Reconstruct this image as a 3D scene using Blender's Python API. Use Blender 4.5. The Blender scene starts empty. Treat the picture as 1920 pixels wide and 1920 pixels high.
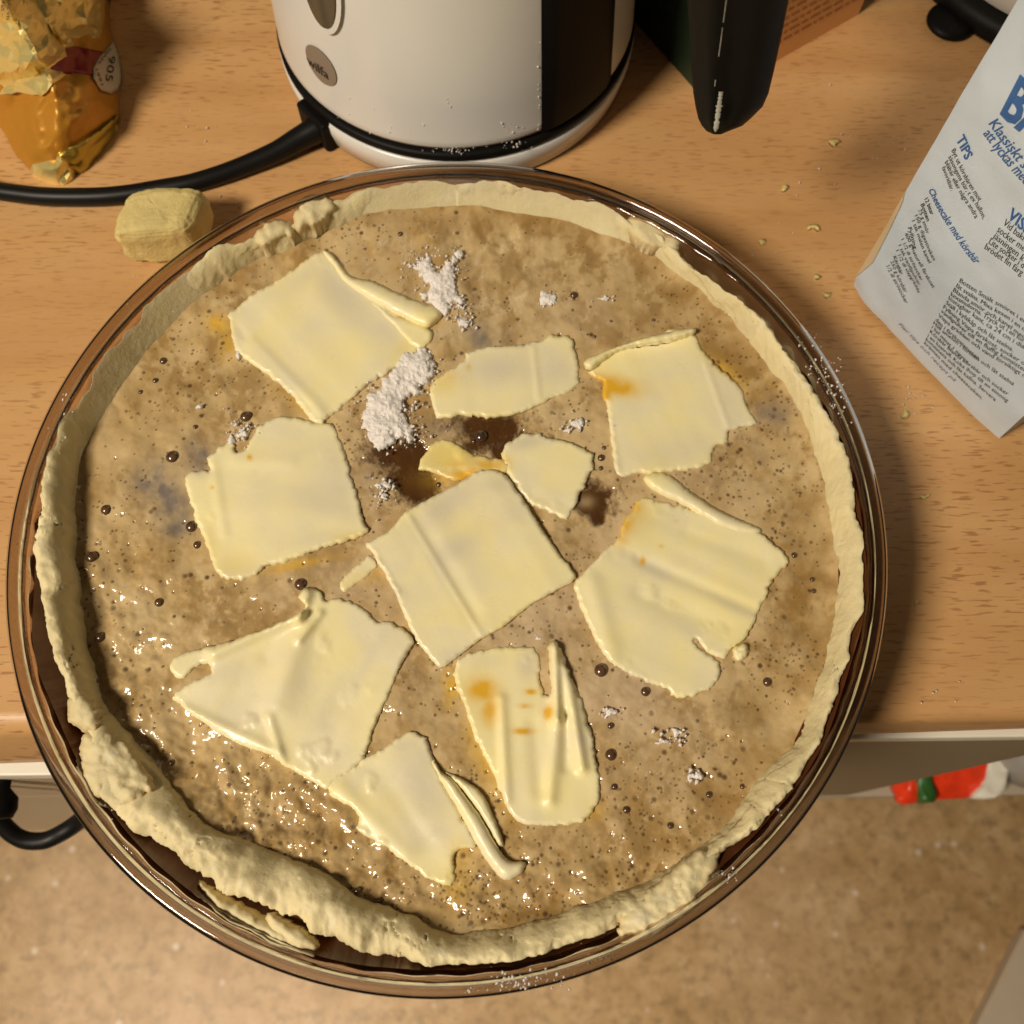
import bpy, math, random
import numpy as np
from mathutils import Vector, geometry

# ------------------------------------------------------------------ camera, light, exposure
F = 1800.0; TH = math.radians(20.5); HC = 0.353
ct, st = math.cos(TH), math.sin(TH)
sc = bpy.context.scene
COL = sc.collection
cam = bpy.data.cameras.new("camera"); camo = bpy.data.objects.new("camera", cam); COL.objects.link(camo)
camo.location = (0, 0, HC); camo.rotation_euler = (TH, 0, 0)
cam.sensor_width = 36; cam.sensor_fit = 'HORIZONTAL'; cam.lens = 36*F/1920
cam.clip_start = 0.01; cam.clip_end = 20
cam.dof.use_dof = True; cam.dof.focus_distance = 0.325; cam.dof.aperture_fstop = 14.0
sc.camera = camo

w = bpy.data.worlds.new("World"); sc.world = w; w.use_nodes = True
nt = w.node_tree; bg = nt.nodes["Background"]
tc = nt.nodes.new("ShaderNodeTexCoord"); sp = nt.nodes.new("ShaderNodeSeparateXYZ")
rp = nt.nodes.new("ShaderNodeValToRGB")
rp.color_ramp.elements[0].position = 0.30; rp.color_ramp.elements[0].color = (.055, .035, .022, 1)
rp.color_ramp.elements[1].position = 0.95; rp.color_ramp.elements[1].color = (.34, .27, .20, 1)
mr = nt.nodes.new("ShaderNodeMapRange"); mr.inputs[1].default_value = -1
nt.links.new(tc.outputs["Generated"], sp.inputs[0]); nt.links.new(sp.outputs[2], mr.inputs[0])
nt.links.new(mr.outputs[0], rp.inputs[0]); nt.links.new(rp.outputs[0], bg.inputs[0])
bg.inputs[1].default_value = 0.085

def lamp(name, loc, target, size, power, color, spread=180):
    l = bpy.data.lights.new(name, 'AREA'); l.shape = 'DISK'; l.size = size; l.energy = power; l.color = color
    l.spread = math.radians(spread)
    o = bpy.data.objects.new(name, l); COL.objects.link(o); o.location = loc
    o.rotation_euler = (Vector(target)-Vector(loc)).to_track_quat('-Z', 'Y').to_euler()
    o["kind"] = "structure"
    return o
lamp("ceiling_lamp", (-.98, -.55, 1.38), (0, .1, 0), .42, 34, (1, .875, .71))
lamp("floor_fill_light", (-.7, -1.3, 1.0), (-.25, -.35, -.9), .6, 2.2, (1, .84, .66), 46)  # added fill light to brighten the floor, not a lamp of the room

sc.view_settings.view_transform = 'Standard'; sc.view_settings.look = 'None'
sc.view_settings.exposure = 0.0; sc.view_settings.gamma = 1.0
sc.cycles.use_denoising = True
sc.cycles.max_bounces = 12; sc.cycles.transparent_max_bounces = 24
sc.cycles.sample_clamp_indirect = 4.0

# ------------------------------------------------------------------ helpers
def W(u, v, z=0.0):
    """photo position (u, v) -> point of the place at height z"""
    u = np.asarray(u, float); v = np.asarray(v, float)
    x = (u-960)/F; y = (960-v)/F
    dy = y*ct+st; dz = y*st-ct
    t = (z-HC)/dz
    return x*t, dy*t, z+0*t
def Wv(u, v, z=0.0): return Vector([float(c) for c in W(u, v, z)])
def ray(u, v):
    x = (u-960)/F; y = (960-v)/F
    return Vector((x, y*ct+st, y*st-ct))
CAM = Vector((0, 0, HC))
def PX(x, y, z):
    z = z-HC; d = y*st-z*ct; v = y*ct+z*st
    return 960+F*x/d, 960-F*v/d

def vn(x, y, seed=0):
    tab = np.random.RandomState(seed+17).rand(256, 256)
    xi = np.floor(x).astype(int); yi = np.floor(y).astype(int); fx = x-xi; fy = y-yi
    fx = fx*fx*fx*(fx*(fx*6-15)+10); fy = fy*fy*fy*(fy*(fy*6-15)+10)
    a = tab[xi % 256, yi % 256]; b = tab[(xi+1) % 256, yi % 256]
    c = tab[xi % 256, (yi+1) % 256]; d = tab[(xi+1) % 256, (yi+1) % 256]
    return ((a*(1-fx)+b*fx)*(1-fy)+(c*(1-fx)+d*fx)*fy)*2-1
def fbm(x, y, scale, octv=4, seed=0, gain=.5):
    r = 0; a = 1; s = scale; n = 0
    for k in range(octv):
        cs, sn = math.cos(k*1.3), math.sin(k*1.3)
        r = r+a*vn((x*cs-y*sn)*s+13.7*k+100, (x*sn+y*cs)*s+7.1*k+100, seed+k); n += a; a *= gain; s *= 2.03
    return r/n
def sstep(a, b, x):
    t = np.clip((x-a)/(b-a), 0, 1); return t*t*(3-2*t)

def mesh_obj(name, verts, faces, mat=None, parent=None, smooth=True):
    me = bpy.data.meshes.new(name)
    verts = np.asarray(verts, dtype=np.float32)
    if isinstance(faces, np.ndarray):
        k = faces.shape[1]; n = len(faces)
        me.vertices.add(len(verts)); me.vertices.foreach_set("co", verts.ravel())
        me.loops.add(n*k); me.loops.foreach_set("vertex_index", faces.astype(np.int32).ravel())
        me.polygons.add(n); me.polygons.foreach_set("loop_start", np.arange(0, n*k, k, dtype=np.int32))
        me.polygons.foreach_set("loop_total", np.full(n, k, dtype=np.int32))
        me.update(calc_edges=True)
    else:
        me.from_pydata([tuple(map(float, v)) for v in verts], [], faces); me.update()
    me.validate()
    if smooth: me.polygons.foreach_set("use_smooth", [True]*len(me.polygons))
    if mat: me.materials.append(mat)
    o = bpy.data.objects.new(name, me); COL.objects.link(o)
    if parent: o.parent = parent
    return o
def attr(o, name, vals):
    a = o.data.attributes.new(name, 'FLOAT', 'POINT')
    a.data.foreach_set("value", np.asarray(vals, dtype=np.float32))
def thing(name, label, cat, group=None):
    o = bpy.data.objects.new(name, None); COL.objects.link(o); o.empty_display_size = .01
    return tag(o, label, cat, group)
def tag(o, label=None, cat=None, group=None, kind=None):
    if label: o["label"] = label
    if cat: o["category"] = cat
    if group: o["group"] = group
    if kind: o["kind"] = kind
    return o
def put_base(root):
    """move the Empty to the base of its parts without moving the parts"""
    pts = []
    for c in root.children:
        if c.type == 'MESH': pts += [v.co for v in list(c.data.vertices)[::max(1, len(c.data.vertices)//200)]]
    if not pts: return
    n = len(pts); loc = Vector((sum(p.x for p in pts)/n, sum(p.y for p in pts)/n, min(p.z for p in pts)))
    root.location = loc
    for c in root.children: c.location = -loc

class NT:
    def __init__(s, name):
        s.m = bpy.data.materials.new(name); s.m.use_nodes = True; s.t = s.m.node_tree
        s.b = s.t.nodes["Principled BSDF"]; s.out = s.t.nodes["Material Output"]
    def n(s, typ, **kw):
        nd = s.t.nodes.new("ShaderNode"+typ)
        for k, v in kw.items():
            if k.startswith("i_"):
                key = k[2:]; key = int(key) if key.isdigit() else key.replace("_", " ")
                nd.inputs[key].default_value = v
            else: setattr(nd, k, v)
        return nd
    def l(s, a, b): s.t.links.new(a, b)
    def coords(s, scale=(1, 1, 1), rot=(0, 0, 0)):
        g = s.n("NewGeometry"); m = s.n("Mapping"); m.inputs["Scale"].default_value = scale
        m.inputs["Rotation"].default_value = rot
        s.l(g.outputs["Position"], m.inputs[0]); return m.outputs[0]
    def noise(s, vec, scale, detail=3, rough=.5, dist=0):
        nd = s.n("TexNoise"); nd.inputs["Scale"].default_value = scale; nd.inputs["Detail"].default_value = detail
        nd.inputs["Roughness"].default_value = rough; nd.inputs["Distortion"].default_value = dist
        s.l(vec, nd.inputs["Vector"]); return nd.outputs[0]
    def ramp(s, fac, stops):
        r = s.n("ValToRGB"); e = r.color_ramp.elements
        while len(e) < len(stops): e.new(.5)
        for el, (p, c) in zip(e, stops):
            el.position = p; el.color = tuple(c)+(1,) if len(c) == 3 else c
        s.l(fac, r.inputs[0]); return r.outputs[0]
    def mix(s, fac, a, b, blend='MIX'):
        m = s.n("Mix", data_type='RGBA', blend_type=blend)
        for x, idx in ((fac, 0), (a, 6), (b, 7)):
            if hasattr(x, 'links'): s.l(x, m.inputs[idx])
            else: m.inputs[idx].default_value = x if idx == 0 else tuple(x)+(1,)
        return m.outputs[2]
    def at(s, name):
        a = s.n("Attribute", attribute_name=name); return a.outputs["Fac"]
    def bump(s, h, strength, dist, base=None):
        b = s.n("Bump"); b.inputs["Strength"].default_value = strength; b.inputs["Distance"].default_value = dist
        s.l(h, b.inputs["Height"])
        if base: s.l(base, b.inputs["Normal"])
        return b.outputs[0]
    def setp(s, **kw):
        for k, v in kw.items():
            key = k.replace("_", " ")
            if hasattr(v, 'links'): s.l(v, s.b.inputs[key])
            else: s.b.inputs[key].default_value = tuple(v)+(1,) if isinstance(v, tuple) and len(v) == 3 and key not in ("Subsurface Radius", "Normal") else v
        return s
def simple(name, col, rough=.5, metal=0, var=.12, nscale=60, bump=0, **kw):
    t = NT(name); p = t.coords()
    n = t.noise(p, nscale, 4, .6)
    c = t.mix(n, tuple(x*(1-var) for x in col), tuple(min(1, x*(1+var)) for x in col))
    t.setp(Base_Color=c, Roughness=rough, Metallic=metal, **kw)
    if bump: t.setp(Normal=t.bump(t.noise(p, nscale*6, 3), .4, bump))
    return t.m

# ------------------------------------------------------------------ materials
def m_wood():
    t = NT("beech_wood")
    band = t.noise(t.coords((5, 34, 5)), 1.0, 4, .55, .6)
    fine = t.noise(t.coords((14, 260, 14)), 1.0, 4, .6, .3)
    fl = t.noise(t.coords((115, 900, 100)), 1.0, 1.5, .5, .2)
    fl2 = t.noise(t.coords((60, 560, 80), (0, 0, .03)), 1.3, 2, .5, .4)
    broad = t.noise(t.coords((3, 5, 3)), 1.4, 2)
    c = t.ramp(band, [(.30, (.54, .285, .10)), (.5, (.62, .35, .135)), (.7, (.68, .41, .17))])
    c = t.mix(t.ramp(fine, [(.3, (0, 0, 0)), (.75, (1, 1, 1))]), c, t.mix(.5, c, (.60, .34, .16)), )
    patch = t.ramp(broad, [(.36, (.2, .2, .2)), (.52, (1, 1, 1))])
    f1 = t.ramp(fl, [(.585, (0, 0, 0)), (.645, (.8, .8, .8))])
    f1 = t.mix(1.0, f1, patch, 'MULTIPLY')
    c = t.mix(f1, c, (.36, .165, .06))
    f2 = t.ramp(fl2, [(.62, (0, 0, 0)), (.74, (.4, .4, .4))])
    c = t.mix(f2, c, (.45, .24, .11))
    t.setp(Base_Color=c, Roughness=.42, Specular_IOR_Level=.4)
    t.setp(Normal=t.bump(fine, .12, .0006))
    return t.m
def m_dough(name="pastry_dough", col=(.75, .64, .36), grain=.0006):
    t = NT(name); p = t.coords()
    n1 = t.noise(p, 45, 5, .6); n2 = t.noise(p, 420, 5, .65); n3 = t.noise(p, 140, 4, .6)
    c = t.ramp(n1, [(.3, tuple(x*.86 for x in col)), (.55, col), (.8, (min(1, col[0]*1.06), min(1, col[1]*1.07), col[2]*1.18))])
    c = t.mix(t.ramp(n3, [(.56, (0, 0, 0)), (.75, (.35, .35, .35))]), c, (.62, .48, .22))
    c = t.mix(t.ramp(t.noise(p, 85, 5, .7), [(.60, (0, 0, 0)), (.74, (.55,)*3)]), c, (.80, .76, .62))
    c = t.mix(t.at("dough_dark"), c, (.42, .24, .08))  # browner tone at the crust foot, in cracks and round lump edges
    t.setp(Base_Color=c, Roughness=.62, Subsurface_Weight=.18, Subsurface_Radius=(.004, .003, .0015), Subsurface_Scale=1.0, Specular_IOR_Level=.35)
    b = t.bump(n2, .5, grain); t.setp(Normal=t.bump(n3, .45, grain*1.6, b))
    return t.m
def m_butter():
    t = NT("butter"); p = t.coords()
    n1 = t.noise(p, 44, 3, .5, .3); n2 = t.noise(p, 500, 3, .6); n3 = t.noise(p, 130, 3)
    c = t.ramp(n1, [(.34, (.85, .76, .50)), (.52, (.92, .81, .46)), (.68, (.95, .82, .40))])
    c = t.mix(t.at("thin"), c, (.66, .60, .455))
    c = t.mix(t.at("melt"), c, (.84, .66, .21))
    c = t.mix(t.at("stain"), c, (.78, .44, .03))
    t.setp(Base_Color=c, Roughness=t.ramp(n3, [(.3, (.26,)*3), (.7, (.48,)*3)]), Subsurface_Weight=.15, Subsurface_Radius=(.004, .003, .0015),
           Subsurface_Scale=1.0, Specular_IOR_Level=.55)
    b = t.bump(n2, .16, .00025); t.setp(Normal=t.bump(n3, .25, .0006, b))
    return t.m
def m_filling():
    t = NT("batter_filling"); p = t.coords()
    n1 = t.noise(p, 55, 4, .6, .4); n2 = t.noise(p, 260, 5, .6); n3 = t.noise(p, 900, 3, .6)
    tan = t.ramp(n1, [(.3, (.52, .36, .155)), (.5, (.61, .445, .215)), (.7, (.68, .52, .28))])
    tan = t.mix(t.mix(.6, (0, 0, 0), t.at("pale")), tan, (.60, .46, .32))
    tan = t.mix(t.ramp(n2, [(.50, (0, 0, 0)), (.78, (.18,)*3)]), tan, (.40, .235, .085))
    tan = t.mix(t.ramp(t.noise(p, 330, 4, .65), [(.52, (0, 0, 0)), (.76, (.32,)*3)]), tan, (.72, .57, .36))
    c = t.mix(t.at("brown"), tan, (.27, .145, .030))
    c = t.mix(t.at("grey"), c, (.23, .19, .155))
    c = t.mix(t.at("syrup"), c, (.085, .036, .010))
    c = t.mix(t.at("melt"), c, (.70, .43, .06))
    c = t.mix(t.at("pit"), c, (.085, .04, .015))
    t.setp(Base_Color=c, Roughness=t.ramp(n2, [(.35, (.09,)*3), (.7, (.2,)*3)]), Specular_IOR_Level=.62,
           Subsurface_Weight=.12, Subsurface_Radius=(.003, .002, .001), Subsurface_Scale=1.0)
    b = t.bump(n3, .08, .0002); t.setp(Normal=t.bump(n2, .10, .0006, b))
    return t.m
def m_flour():
    t = NT("flour"); p = t.coords()
    n = t.noise(p, 700, 4, .7)
    t.setp(Base_Color=t.ramp(n, [(.3, (.80, .73, .66)), (.6, (.90, .85, .79))]), Roughness=.9, Specular_IOR_Level=.15)
    t.setp(Normal=t.bump(n, .8, .0009))
    return t.m
def m_glass(name, share, tint=(.90, .82, .75)):
    """thick pressed glass: part straight-through, part refracting, with a clear coat of reflection"""
    t = NT(name); nodes = t.t.nodes; nodes.remove(t.b)
    lw = t.n("LayerWeight"); lw.inputs[0].default_value = .35
    col = t.ramp(lw.outputs[1], [(0, tint), (.65, tuple(x*.86 for x in tint)), (1, (.34, .22, .14))])
    tr = t.n("BsdfTransparent"); t.l(col, tr.inputs[0])
    gl = t.n("BsdfGlass"); gl.inputs["IOR"].default_value = 1.47; gl.inputs["Roughness"].default_value = .02
    gl.inputs["Color"].default_value = tint+(1,)
    m1 = t.n("MixShader"); m1.inputs[0].default_value = share
    t.l(tr.outputs[0], m1.inputs[1]); t.l(gl.outputs[0], m1.inputs[2])
    gs = t.n("BsdfGlossy"); gs.inputs["Roughness"].default_value = .06
    fr = t.n("Fresnel"); fr.inputs[0].default_value = 1.5
    m2 = t.n("MixShader"); t.l(fr.outputs[0], m2.inputs[0]); t.l(m1.outputs[0], m2.inputs[1]); t.l(gs.outputs[0], m2.inputs[2])
    t.l(m2.outputs[0], t.out.inputs[0])
    return t.m
def m_foil(name, c1, c2, rough, metal):
    t = NT(name); p = t.coords()
    v = t.n("TexVoronoi", feature='DISTANCE_TO_EDGE'); v.inputs["Scale"].default_value = 75
    d = t.noise(p, 50, 2); mx = t.mix(.5, p, d); t.l(p, v.inputs["Vector"])
    n = t.noise(p, 60, 3, .6, 1.0)
    c = t.mix(n, c1, c2)
    t.setp(Base_Color=c, Metallic=metal, Roughness=rough)
    b = t.bump(t.noise(p, 26, 2, .45, 1.6), .5, .003 if metal < .5 else .0012)
    t.setp(Normal=b)
    return t.m
WOOD = m_wood(); DOUGH = m_dough(); BUTTER = m_butter(); FILL = m_filling(); FLOUR = m_flour()
DOUGHY = m_dough("plain_dough", (.68, .55, .22), .0010)
GLASS = m_glass("pressed_glass", .45); RIMG = m_glass("rim_glass", .80, (.74, .675, .61))
SYRUP = simple("brown_syrup", (.10, .032, .010), .08, var=.3, nscale=80)
WHITE = simple("white_plastic", (.74, .73, .68), .24, var=.05, nscale=14)
BLACK = simple("black_plastic", (.006, .0055, .005), .5, var=.3, nscale=90, Specular_IOR_Level=.12)
RUBBER = simple("black_rubber", (.007, .0065, .006), .42, var=.2, nscale=60, Specular_IOR_Level=.22)
GREY = simple("grey_badge", (.25, .20, .15), .45, var=.05)
DARK = simple("dark_print", (.035, .026, .02), .6, var=.1)
INK = simple("black_ink", (.06, .055, .05), .75, var=.2)
BLUE = simple("blue_ink", (.045, .13, .34), .7, var=.25)
PURP = simple("violet_ink", (.16, .14, .24), .75, var=.2)
PAPER = simple("white_paper", (.60, .67, .73), .72, var=.05, nscale=40, bump=.0002)
CREAM = simple("cream_paper", (.66, .50, .29), .65, var=.08, nscale=30)
GOLD = m_foil("gold_foil", (.88, .68, .20), (.96, .84, .40), .28, .6)
AMBER = m_foil("amber_foil", (.50, .22, .02), (.62, .30, .035), .42, .35)
REDB = simple("red_print", (.23, .012, .014), .4, var=.2)
LABEL = simple("label_print", (.56, .47, .33), .55, var=.06)
CABW = simple("cabinet_white", (.80, .76, .64), .4, var=.04, nscale=8)
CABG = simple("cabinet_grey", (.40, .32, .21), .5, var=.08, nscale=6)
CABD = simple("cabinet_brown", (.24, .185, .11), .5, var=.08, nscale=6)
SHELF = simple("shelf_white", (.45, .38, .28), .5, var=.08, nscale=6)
REDP = simple("red_packet_film", (.85, .05, .012), .3, var=.25, nscale=30)
GREEN = simple("dark_green_card", (.012, .03, .014), .5, var=.3)
ORANGE = simple("orange_card", (.86, .47, .19), .6, var=.12, nscale=30)
BROWNP = simple("brown_print", (.46, .19, .065), .6, var=.2)
TEAL = simple("teal_lid", (.03, .09, .09), .4)
GREYM = simple("grey_tin", (.32, .30, .27), .35, var=.15)
def m_floor():
    t = NT("vinyl_floor"); p = t.coords()
    n1 = t.noise(p, 24, 6, .7); n2 = t.noise(p, 60, 5, .7); n3 = t.noise(p, 3, 3)
    c = t.ramp(n1, [(.30, (.38, .235, .095)), (.5, (.50, .325, .15)), (.70, (.62, .44, .24))])
    c = t.mix(t.ramp(n2, [(.48, (0, 0, 0)), (.66, (.85,)*3)]), c, (.27, .17, .07))
    c = t.mix(t.ramp(n3, [(.45, (0, 0, 0)), (.7, (.35,)*3)]), c, (.66, .47, .30))
    v = t.n("TexVoronoi"); v.inputs["Scale"].default_value = 26; t.l(p, v.inputs["Vector"])
    c = t.mix(t.ramp(v.outputs["Distance"], [(.06, (.45,)*3), (.14, (0, 0, 0))]), c, (.95, .84, .72))
    t.setp(Base_Color=c, Roughness=.45)
    return t.m
FLOOR = m_floor()
def m_bubble():
    t = NT("foam_bubble"); t.setp(Base_Color=(.13, .075, .04), Roughness=.24, Specular_IOR_Level=1.0)
    tr = t.n("BsdfTransparent"); tr.inputs[0].default_value = (.58, .46, .34, 1)
    lw = t.n("LayerWeight"); lw.inputs[0].default_value = .5
    r = t.ramp(lw.outputs[1], [(0, (.35,)*3), (.45, (.5,)*3), (.85, (1, 1, 1))])
    m = t.n("MixShader"); t.l(r, m.inputs[0]); t.l(tr.outputs[0], m.inputs[1]); t.l(t.b.outputs[0], m.inputs[2])
    gs = t.n('BsdfGlossy'); gs.inputs['Roughness'].default_value = .16
    fr = t.n('Fresnel'); fr.inputs[0].default_value = 1.6
    m2 = t.n('MixShader'); t.l(fr.outputs[0], m2.inputs[0]); t.l(m.outputs[0], m2.inputs[1]); t.l(gs.outputs[0], m2.inputs[2])
    t.l(m2.outputs[0], t.out.inputs[0]); return t.m
BUB = m_bubble()

# ------------------------------------------------------------------ shape builders
def box(name, x0, x1, y0, y1, z0, z1, mat, parent=None, bevel=.0, yaw=0, seg=2):
    v = [(x, y, z) for x in (x0, x1) for y in (y0, y1) for z in (z0, z1)]
    f = [(0, 1, 3, 2), (4, 6, 7, 5), (0, 4, 5, 1), (2, 3, 7, 6), (0, 2, 6, 4), (1, 5, 7, 3)]
    o = mesh_obj(name, v, f, mat, parent, False)
    if bevel:
        m = o.modifiers.new("bevel", 'BEVEL'); m.width = bevel; m.segments = seg
    if yaw: o.rotation_euler.z = yaw
    return o
def lathe(name, prof, cx, cy, mat, parent=None, n=96, a0=0, a1=2*math.pi, fn=None):
    full = abs(a1-a0-2*math.pi) < 1e-6
    m = n if full else n+1
    th = a0+(a1-a0)*np.arange(m)/n
    V = []
    for r, z in prof:
        rr = np.full(m, r); zz = np.full(m, z)
        if fn: rr, zz = fn(rr, zz, th)
        V.append(np.stack([cx+rr*np.cos(th), cy+rr*np.sin(th), zz], 1))
    V = np.concatenate(V); Fc = []
    for i in range(len(prof)-1):
        for j in range(m if full else m-1):
            k = (j+1) % m
            Fc.append((i*m+j, i*m+k, (i+1)*m+k, (i+1)*m+j))
    return mesh_obj(name, V, np.array(Fc), mat, parent)
def catmull(P, n=8, closed=False):
    P = [np.array(p, float) for p in P]; out = []
    N = len(P)
    for i in range(N if closed else N-1):
        p0 = P[(i-1) % N] if closed or i > 0 else P[0]; p1 = P[i]; p2 = P[(i+1) % N]
        p3 = P[(i+2) % N] if closed or i+2 < N else P[-1]
        for k in range(n):
            t = k/n
            out.append(.5*((2*p1)+(-p0+p2)*t+(2*p0-5*p1+4*p2-p3)*t*t+(-p0+3*p1-3*p2+p3)*t**3))
    if not closed: out.append(P[-1])
    return np.array(out)
def tube(name, pts, rad, mat, parent=None, n=16, sub=10):
    C = catmull(pts, sub); m = len(C)
    R = np.interp(np.arange(m), np.linspace(0, m-1, len(rad)), rad) if hasattr(rad, '__len__') else np.full(m, rad)
    V = []; Fc = []
    T = np.gradient(C, axis=0); T /= np.linalg.norm(T, axis=1)[:, None]
    up = np.array([0, 0, 1.])
    for i in range(m):
        s = np.cross(T[i], up); s /= np.linalg.norm(s)+1e-9; q = np.cross(s, T[i])
        for k in range(n):
            a = 2*math.pi*k/n; V.append(C[i]+R[i]*(math.cos(a)*s+math.sin(a)*q))
    for i in range(m-1):
        for k in range(n):
            l = (k+1) % n; Fc.append((i*n+k, i*n+l, (i+1)*n+l, (i+1)*n+k))
    Fc.append(tuple(range(n-1, -1, -1))); Fc.append(tuple((m-1)*n+k for k in range(n)))
    return mesh_obj(name, V, Fc, mat, parent)
def seg_dist(Q, O):
    A = O; B = np.roll(O, -1, 0); d = np.full(len(Q), 1e9)
    for a, b in zip(A, B):
        ab = b-a; t = np.clip(((Q-a)@ab)/max(ab@ab, 1e-12), 0, 1)
        d = np.minimum(d, np.hypot(*(Q-(a+t[:, None]*ab)).T))
    return d
def inside(Q, O):
    r = np.zeros(len(Q), bool); x, y = Q.T
    for a, b in zip(O, np.roll(O, -1, 0)):
        c = ((a[1] > y) != (b[1] > y))
        with np.errstate(divide='ignore', invalid='ignore'):
            r ^= c & (x < (b[0]-a[0])*(y-a[1])/(b[1]-a[1])+a[0])
    return r
def outline(pts, step, jit=1.5, seed=0, smooth=3):
    O = catmull(pts, smooth, True) if smooth > 1 else np.array(pts, float)
    out = []
    for a, b in zip(O, np.roll(O, -1, 0)):
        k = max(1, int(round(np.hypot(*(b-a))/step)))
        for i in range(k): out.append(a+(b-a)*i/k)
    O = np.array(out)
    if jit:
        O = O+jit*np.stack([fbm(O[:, 0], O[:, 1], .09, 3, seed+3, .7), fbm(O[:, 0], O[:, 1], .09, 3, seed+31, .7)], 1)*1.6
    return O
SEED = [0]
def relief(name, pts, zlow, top, mat, parent=None, step=6, jit=1.5, smooth=3, flat=False, stains=None, slope=0):
    """solid with the outline pts; its upper face is at top(u, v, d) with d the distance to the edge in metres"""
    SEED[0] += 1; sd = SEED[0]
    O = outline(pts, step*.8, jit, sd, smooth)
    rs = np.random.RandomState(sd)
    x0, y0 = O.min(0); x1, y1 = O.max(0)
    gx, gy = np.meshgrid(np.arange(x0, x1, step), np.arange(y0, y1, step*.866))
    gx = gx+(np.arange(gx.shape[0]) % 2)[:, None]*step*.5
    Q = np.stack([gx.ravel(), gy.ravel()], 1)+rs.uniform(-.2, .2, (gx.size, 2))*step*(1.6 if flat else 1)
    Q = Q[inside(Q, O)]
    if len(Q): Q = Q[seg_dist(Q, O) > step*.45]
    vs = [Vector(p) for p in O.tolist()+Q.tolist()]
    n = len(O); ed = [(i, (i+1) % n) for i in range(n)]
    v2, e2, f2, *_ = geometry.delaunay_2d_cdt(vs, ed, [], 1, 1e-4)
    U = np.array([tuple(p) for p in v2]); d = seg_dist(U, O)*1.8e-4
    f2 = [tuple(f) for f in f2]
    zt = top(U[:, 0], U[:, 1], d)
    X, Y, Z = W(U[:, 0], U[:, 1], zt)
    zl = zlow(U[:, 0], U[:, 1]) if callable(zlow) else np.full(len(U), zlow)
    cxm, cym = X.mean(), Y.mean()
    lo = np.stack([X+(cxm-X)*slope, Y+(cym-Y)*slope, zl], 1)
    N = len(U)
    V = np.concatenate([np.stack([X, Y, Z], 1), lo])
    # winding: photo v grows downward, so flip
    def area(f): 
        p = U[list(f)]; return sum(p[i][0]*p[(i+1) % len(p)][1]-p[(i+1) % len(p)][0]*p[i][1] for i in range(len(p)))
    Fc = []; cnt = {}
    for f in f2:
        if area(f) > 0: f = f[::-1]
        Fc.append(f); Fc.append(tuple(i+N for i in f[::-1]))
        for i in range(len(f)):
            a, b = f[i], f[(i+1) % len(f)]; cnt[(a, b)] = 1
    for (a, b) in list(cnt):
        if (b, a) not in cnt: Fc.append((b, a, a+N, b+N))
    o = mesh_obj(name, V, Fc, mat, parent, not flat)
    if stains:
        for nm, fn in stains.items():
            s = fn(U[:, 0], U[:, 1], d); attr(o, nm, np.concatenate([s, s]))
    return o
def blobs(U, V, lst):
    r = np.zeros_like(U)
    for (x, y, rx, ry, a, amp) in lst:
        c, s = math.cos(math.radians(a)), math.sin(math.radians(a))
        dx = (U-x)*c+(V-y)*s; dy = -(U-x)*s+(V-y)*c
        r = np.maximum(r, amp*np.exp(-((dx/rx)**2+(dy/ry)**2)))
    return r
def text_mesh(txt, size=1.0, shear=0, bold=0):
    cu = bpy.data.curves.new("t", 'FONT'); cu.body = txt; cu.size = size; cu.shear = shear; cu.offset = bold
    cu.resolution_u = 2
    o = bpy.data.objects.new("t", cu)
    me = bpy.data.meshes.new_from_object(o)
    co = np.array([tuple(v.co) for v in me.vertices]) if len(me.vertices) else np.zeros((0, 3))
    fs = [tuple(p.vertices) for p in me.polygons]
    bpy.data.objects.remove(o); bpy.data.curves.remove(cu); bpy.data.meshes.remove(me)
    return co, fs

# ------------------------------------------------------------------ the setting: floor, counter, cabinets
ZFL = -.90
tag(mesh_obj("floor", [(-2.5, -2.5, ZFL), (2.5, -2.5, ZFL), (2.5, 1.2, ZFL), (-2.5, 1.2, ZFL)], [(0, 1, 2, 3)], FLOOR, smooth=False), kind="structure")
YAW = math.atan(.0113)
cy0 = .0495
V = []; prof = [(1.0, 0)]
for k in range(9):
    a = math.pi/2*k/8; prof.append((cy0+.007-.007*math.sin(a), -.007+.007*math.cos(a)))
prof += [(cy0, -.015), (cy0, -.028)]
for k in range(5):
    a = math.pi/2*k/4; prof.append((cy0+.005-.005*math.cos(a), -.033-.005*math.sin(a)))
prof += [(1.0, -.038)]
n = len(prof); XS = (-1.3, -.3, .3, 1.3)
for x in XS:
    lean = -.0035+.022*max(-.3, min(.3, x))
    for y, z in prof: V.append((x, y+(lean*min(1, -z/.03) if y < .5 else 0), z))
Fc = [(q*n+i, q*n+i+1, (q+1)*n+i+1, (q+1)*n+i) for q in range(3) for i in range(n)  if i < n-1]+[(q*n+n-1, q*n, (q+1)*n, (q+1)*n+n-1) for q in range(3)]+[tuple(range(n-1, -1, -1)), tuple(range(3*n, 4*n))]
o = mesh_obj("countertop", V, Fc, WOOD, smooth=False); o.rotation_euler.z = YAW; tag(o, kind="structure")
o.data.polygons.foreach_set("use_smooth", [i < 3*(n-1) and (i % (n-1)) not in (0, n-2) for i in range(len(Fc))])

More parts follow.
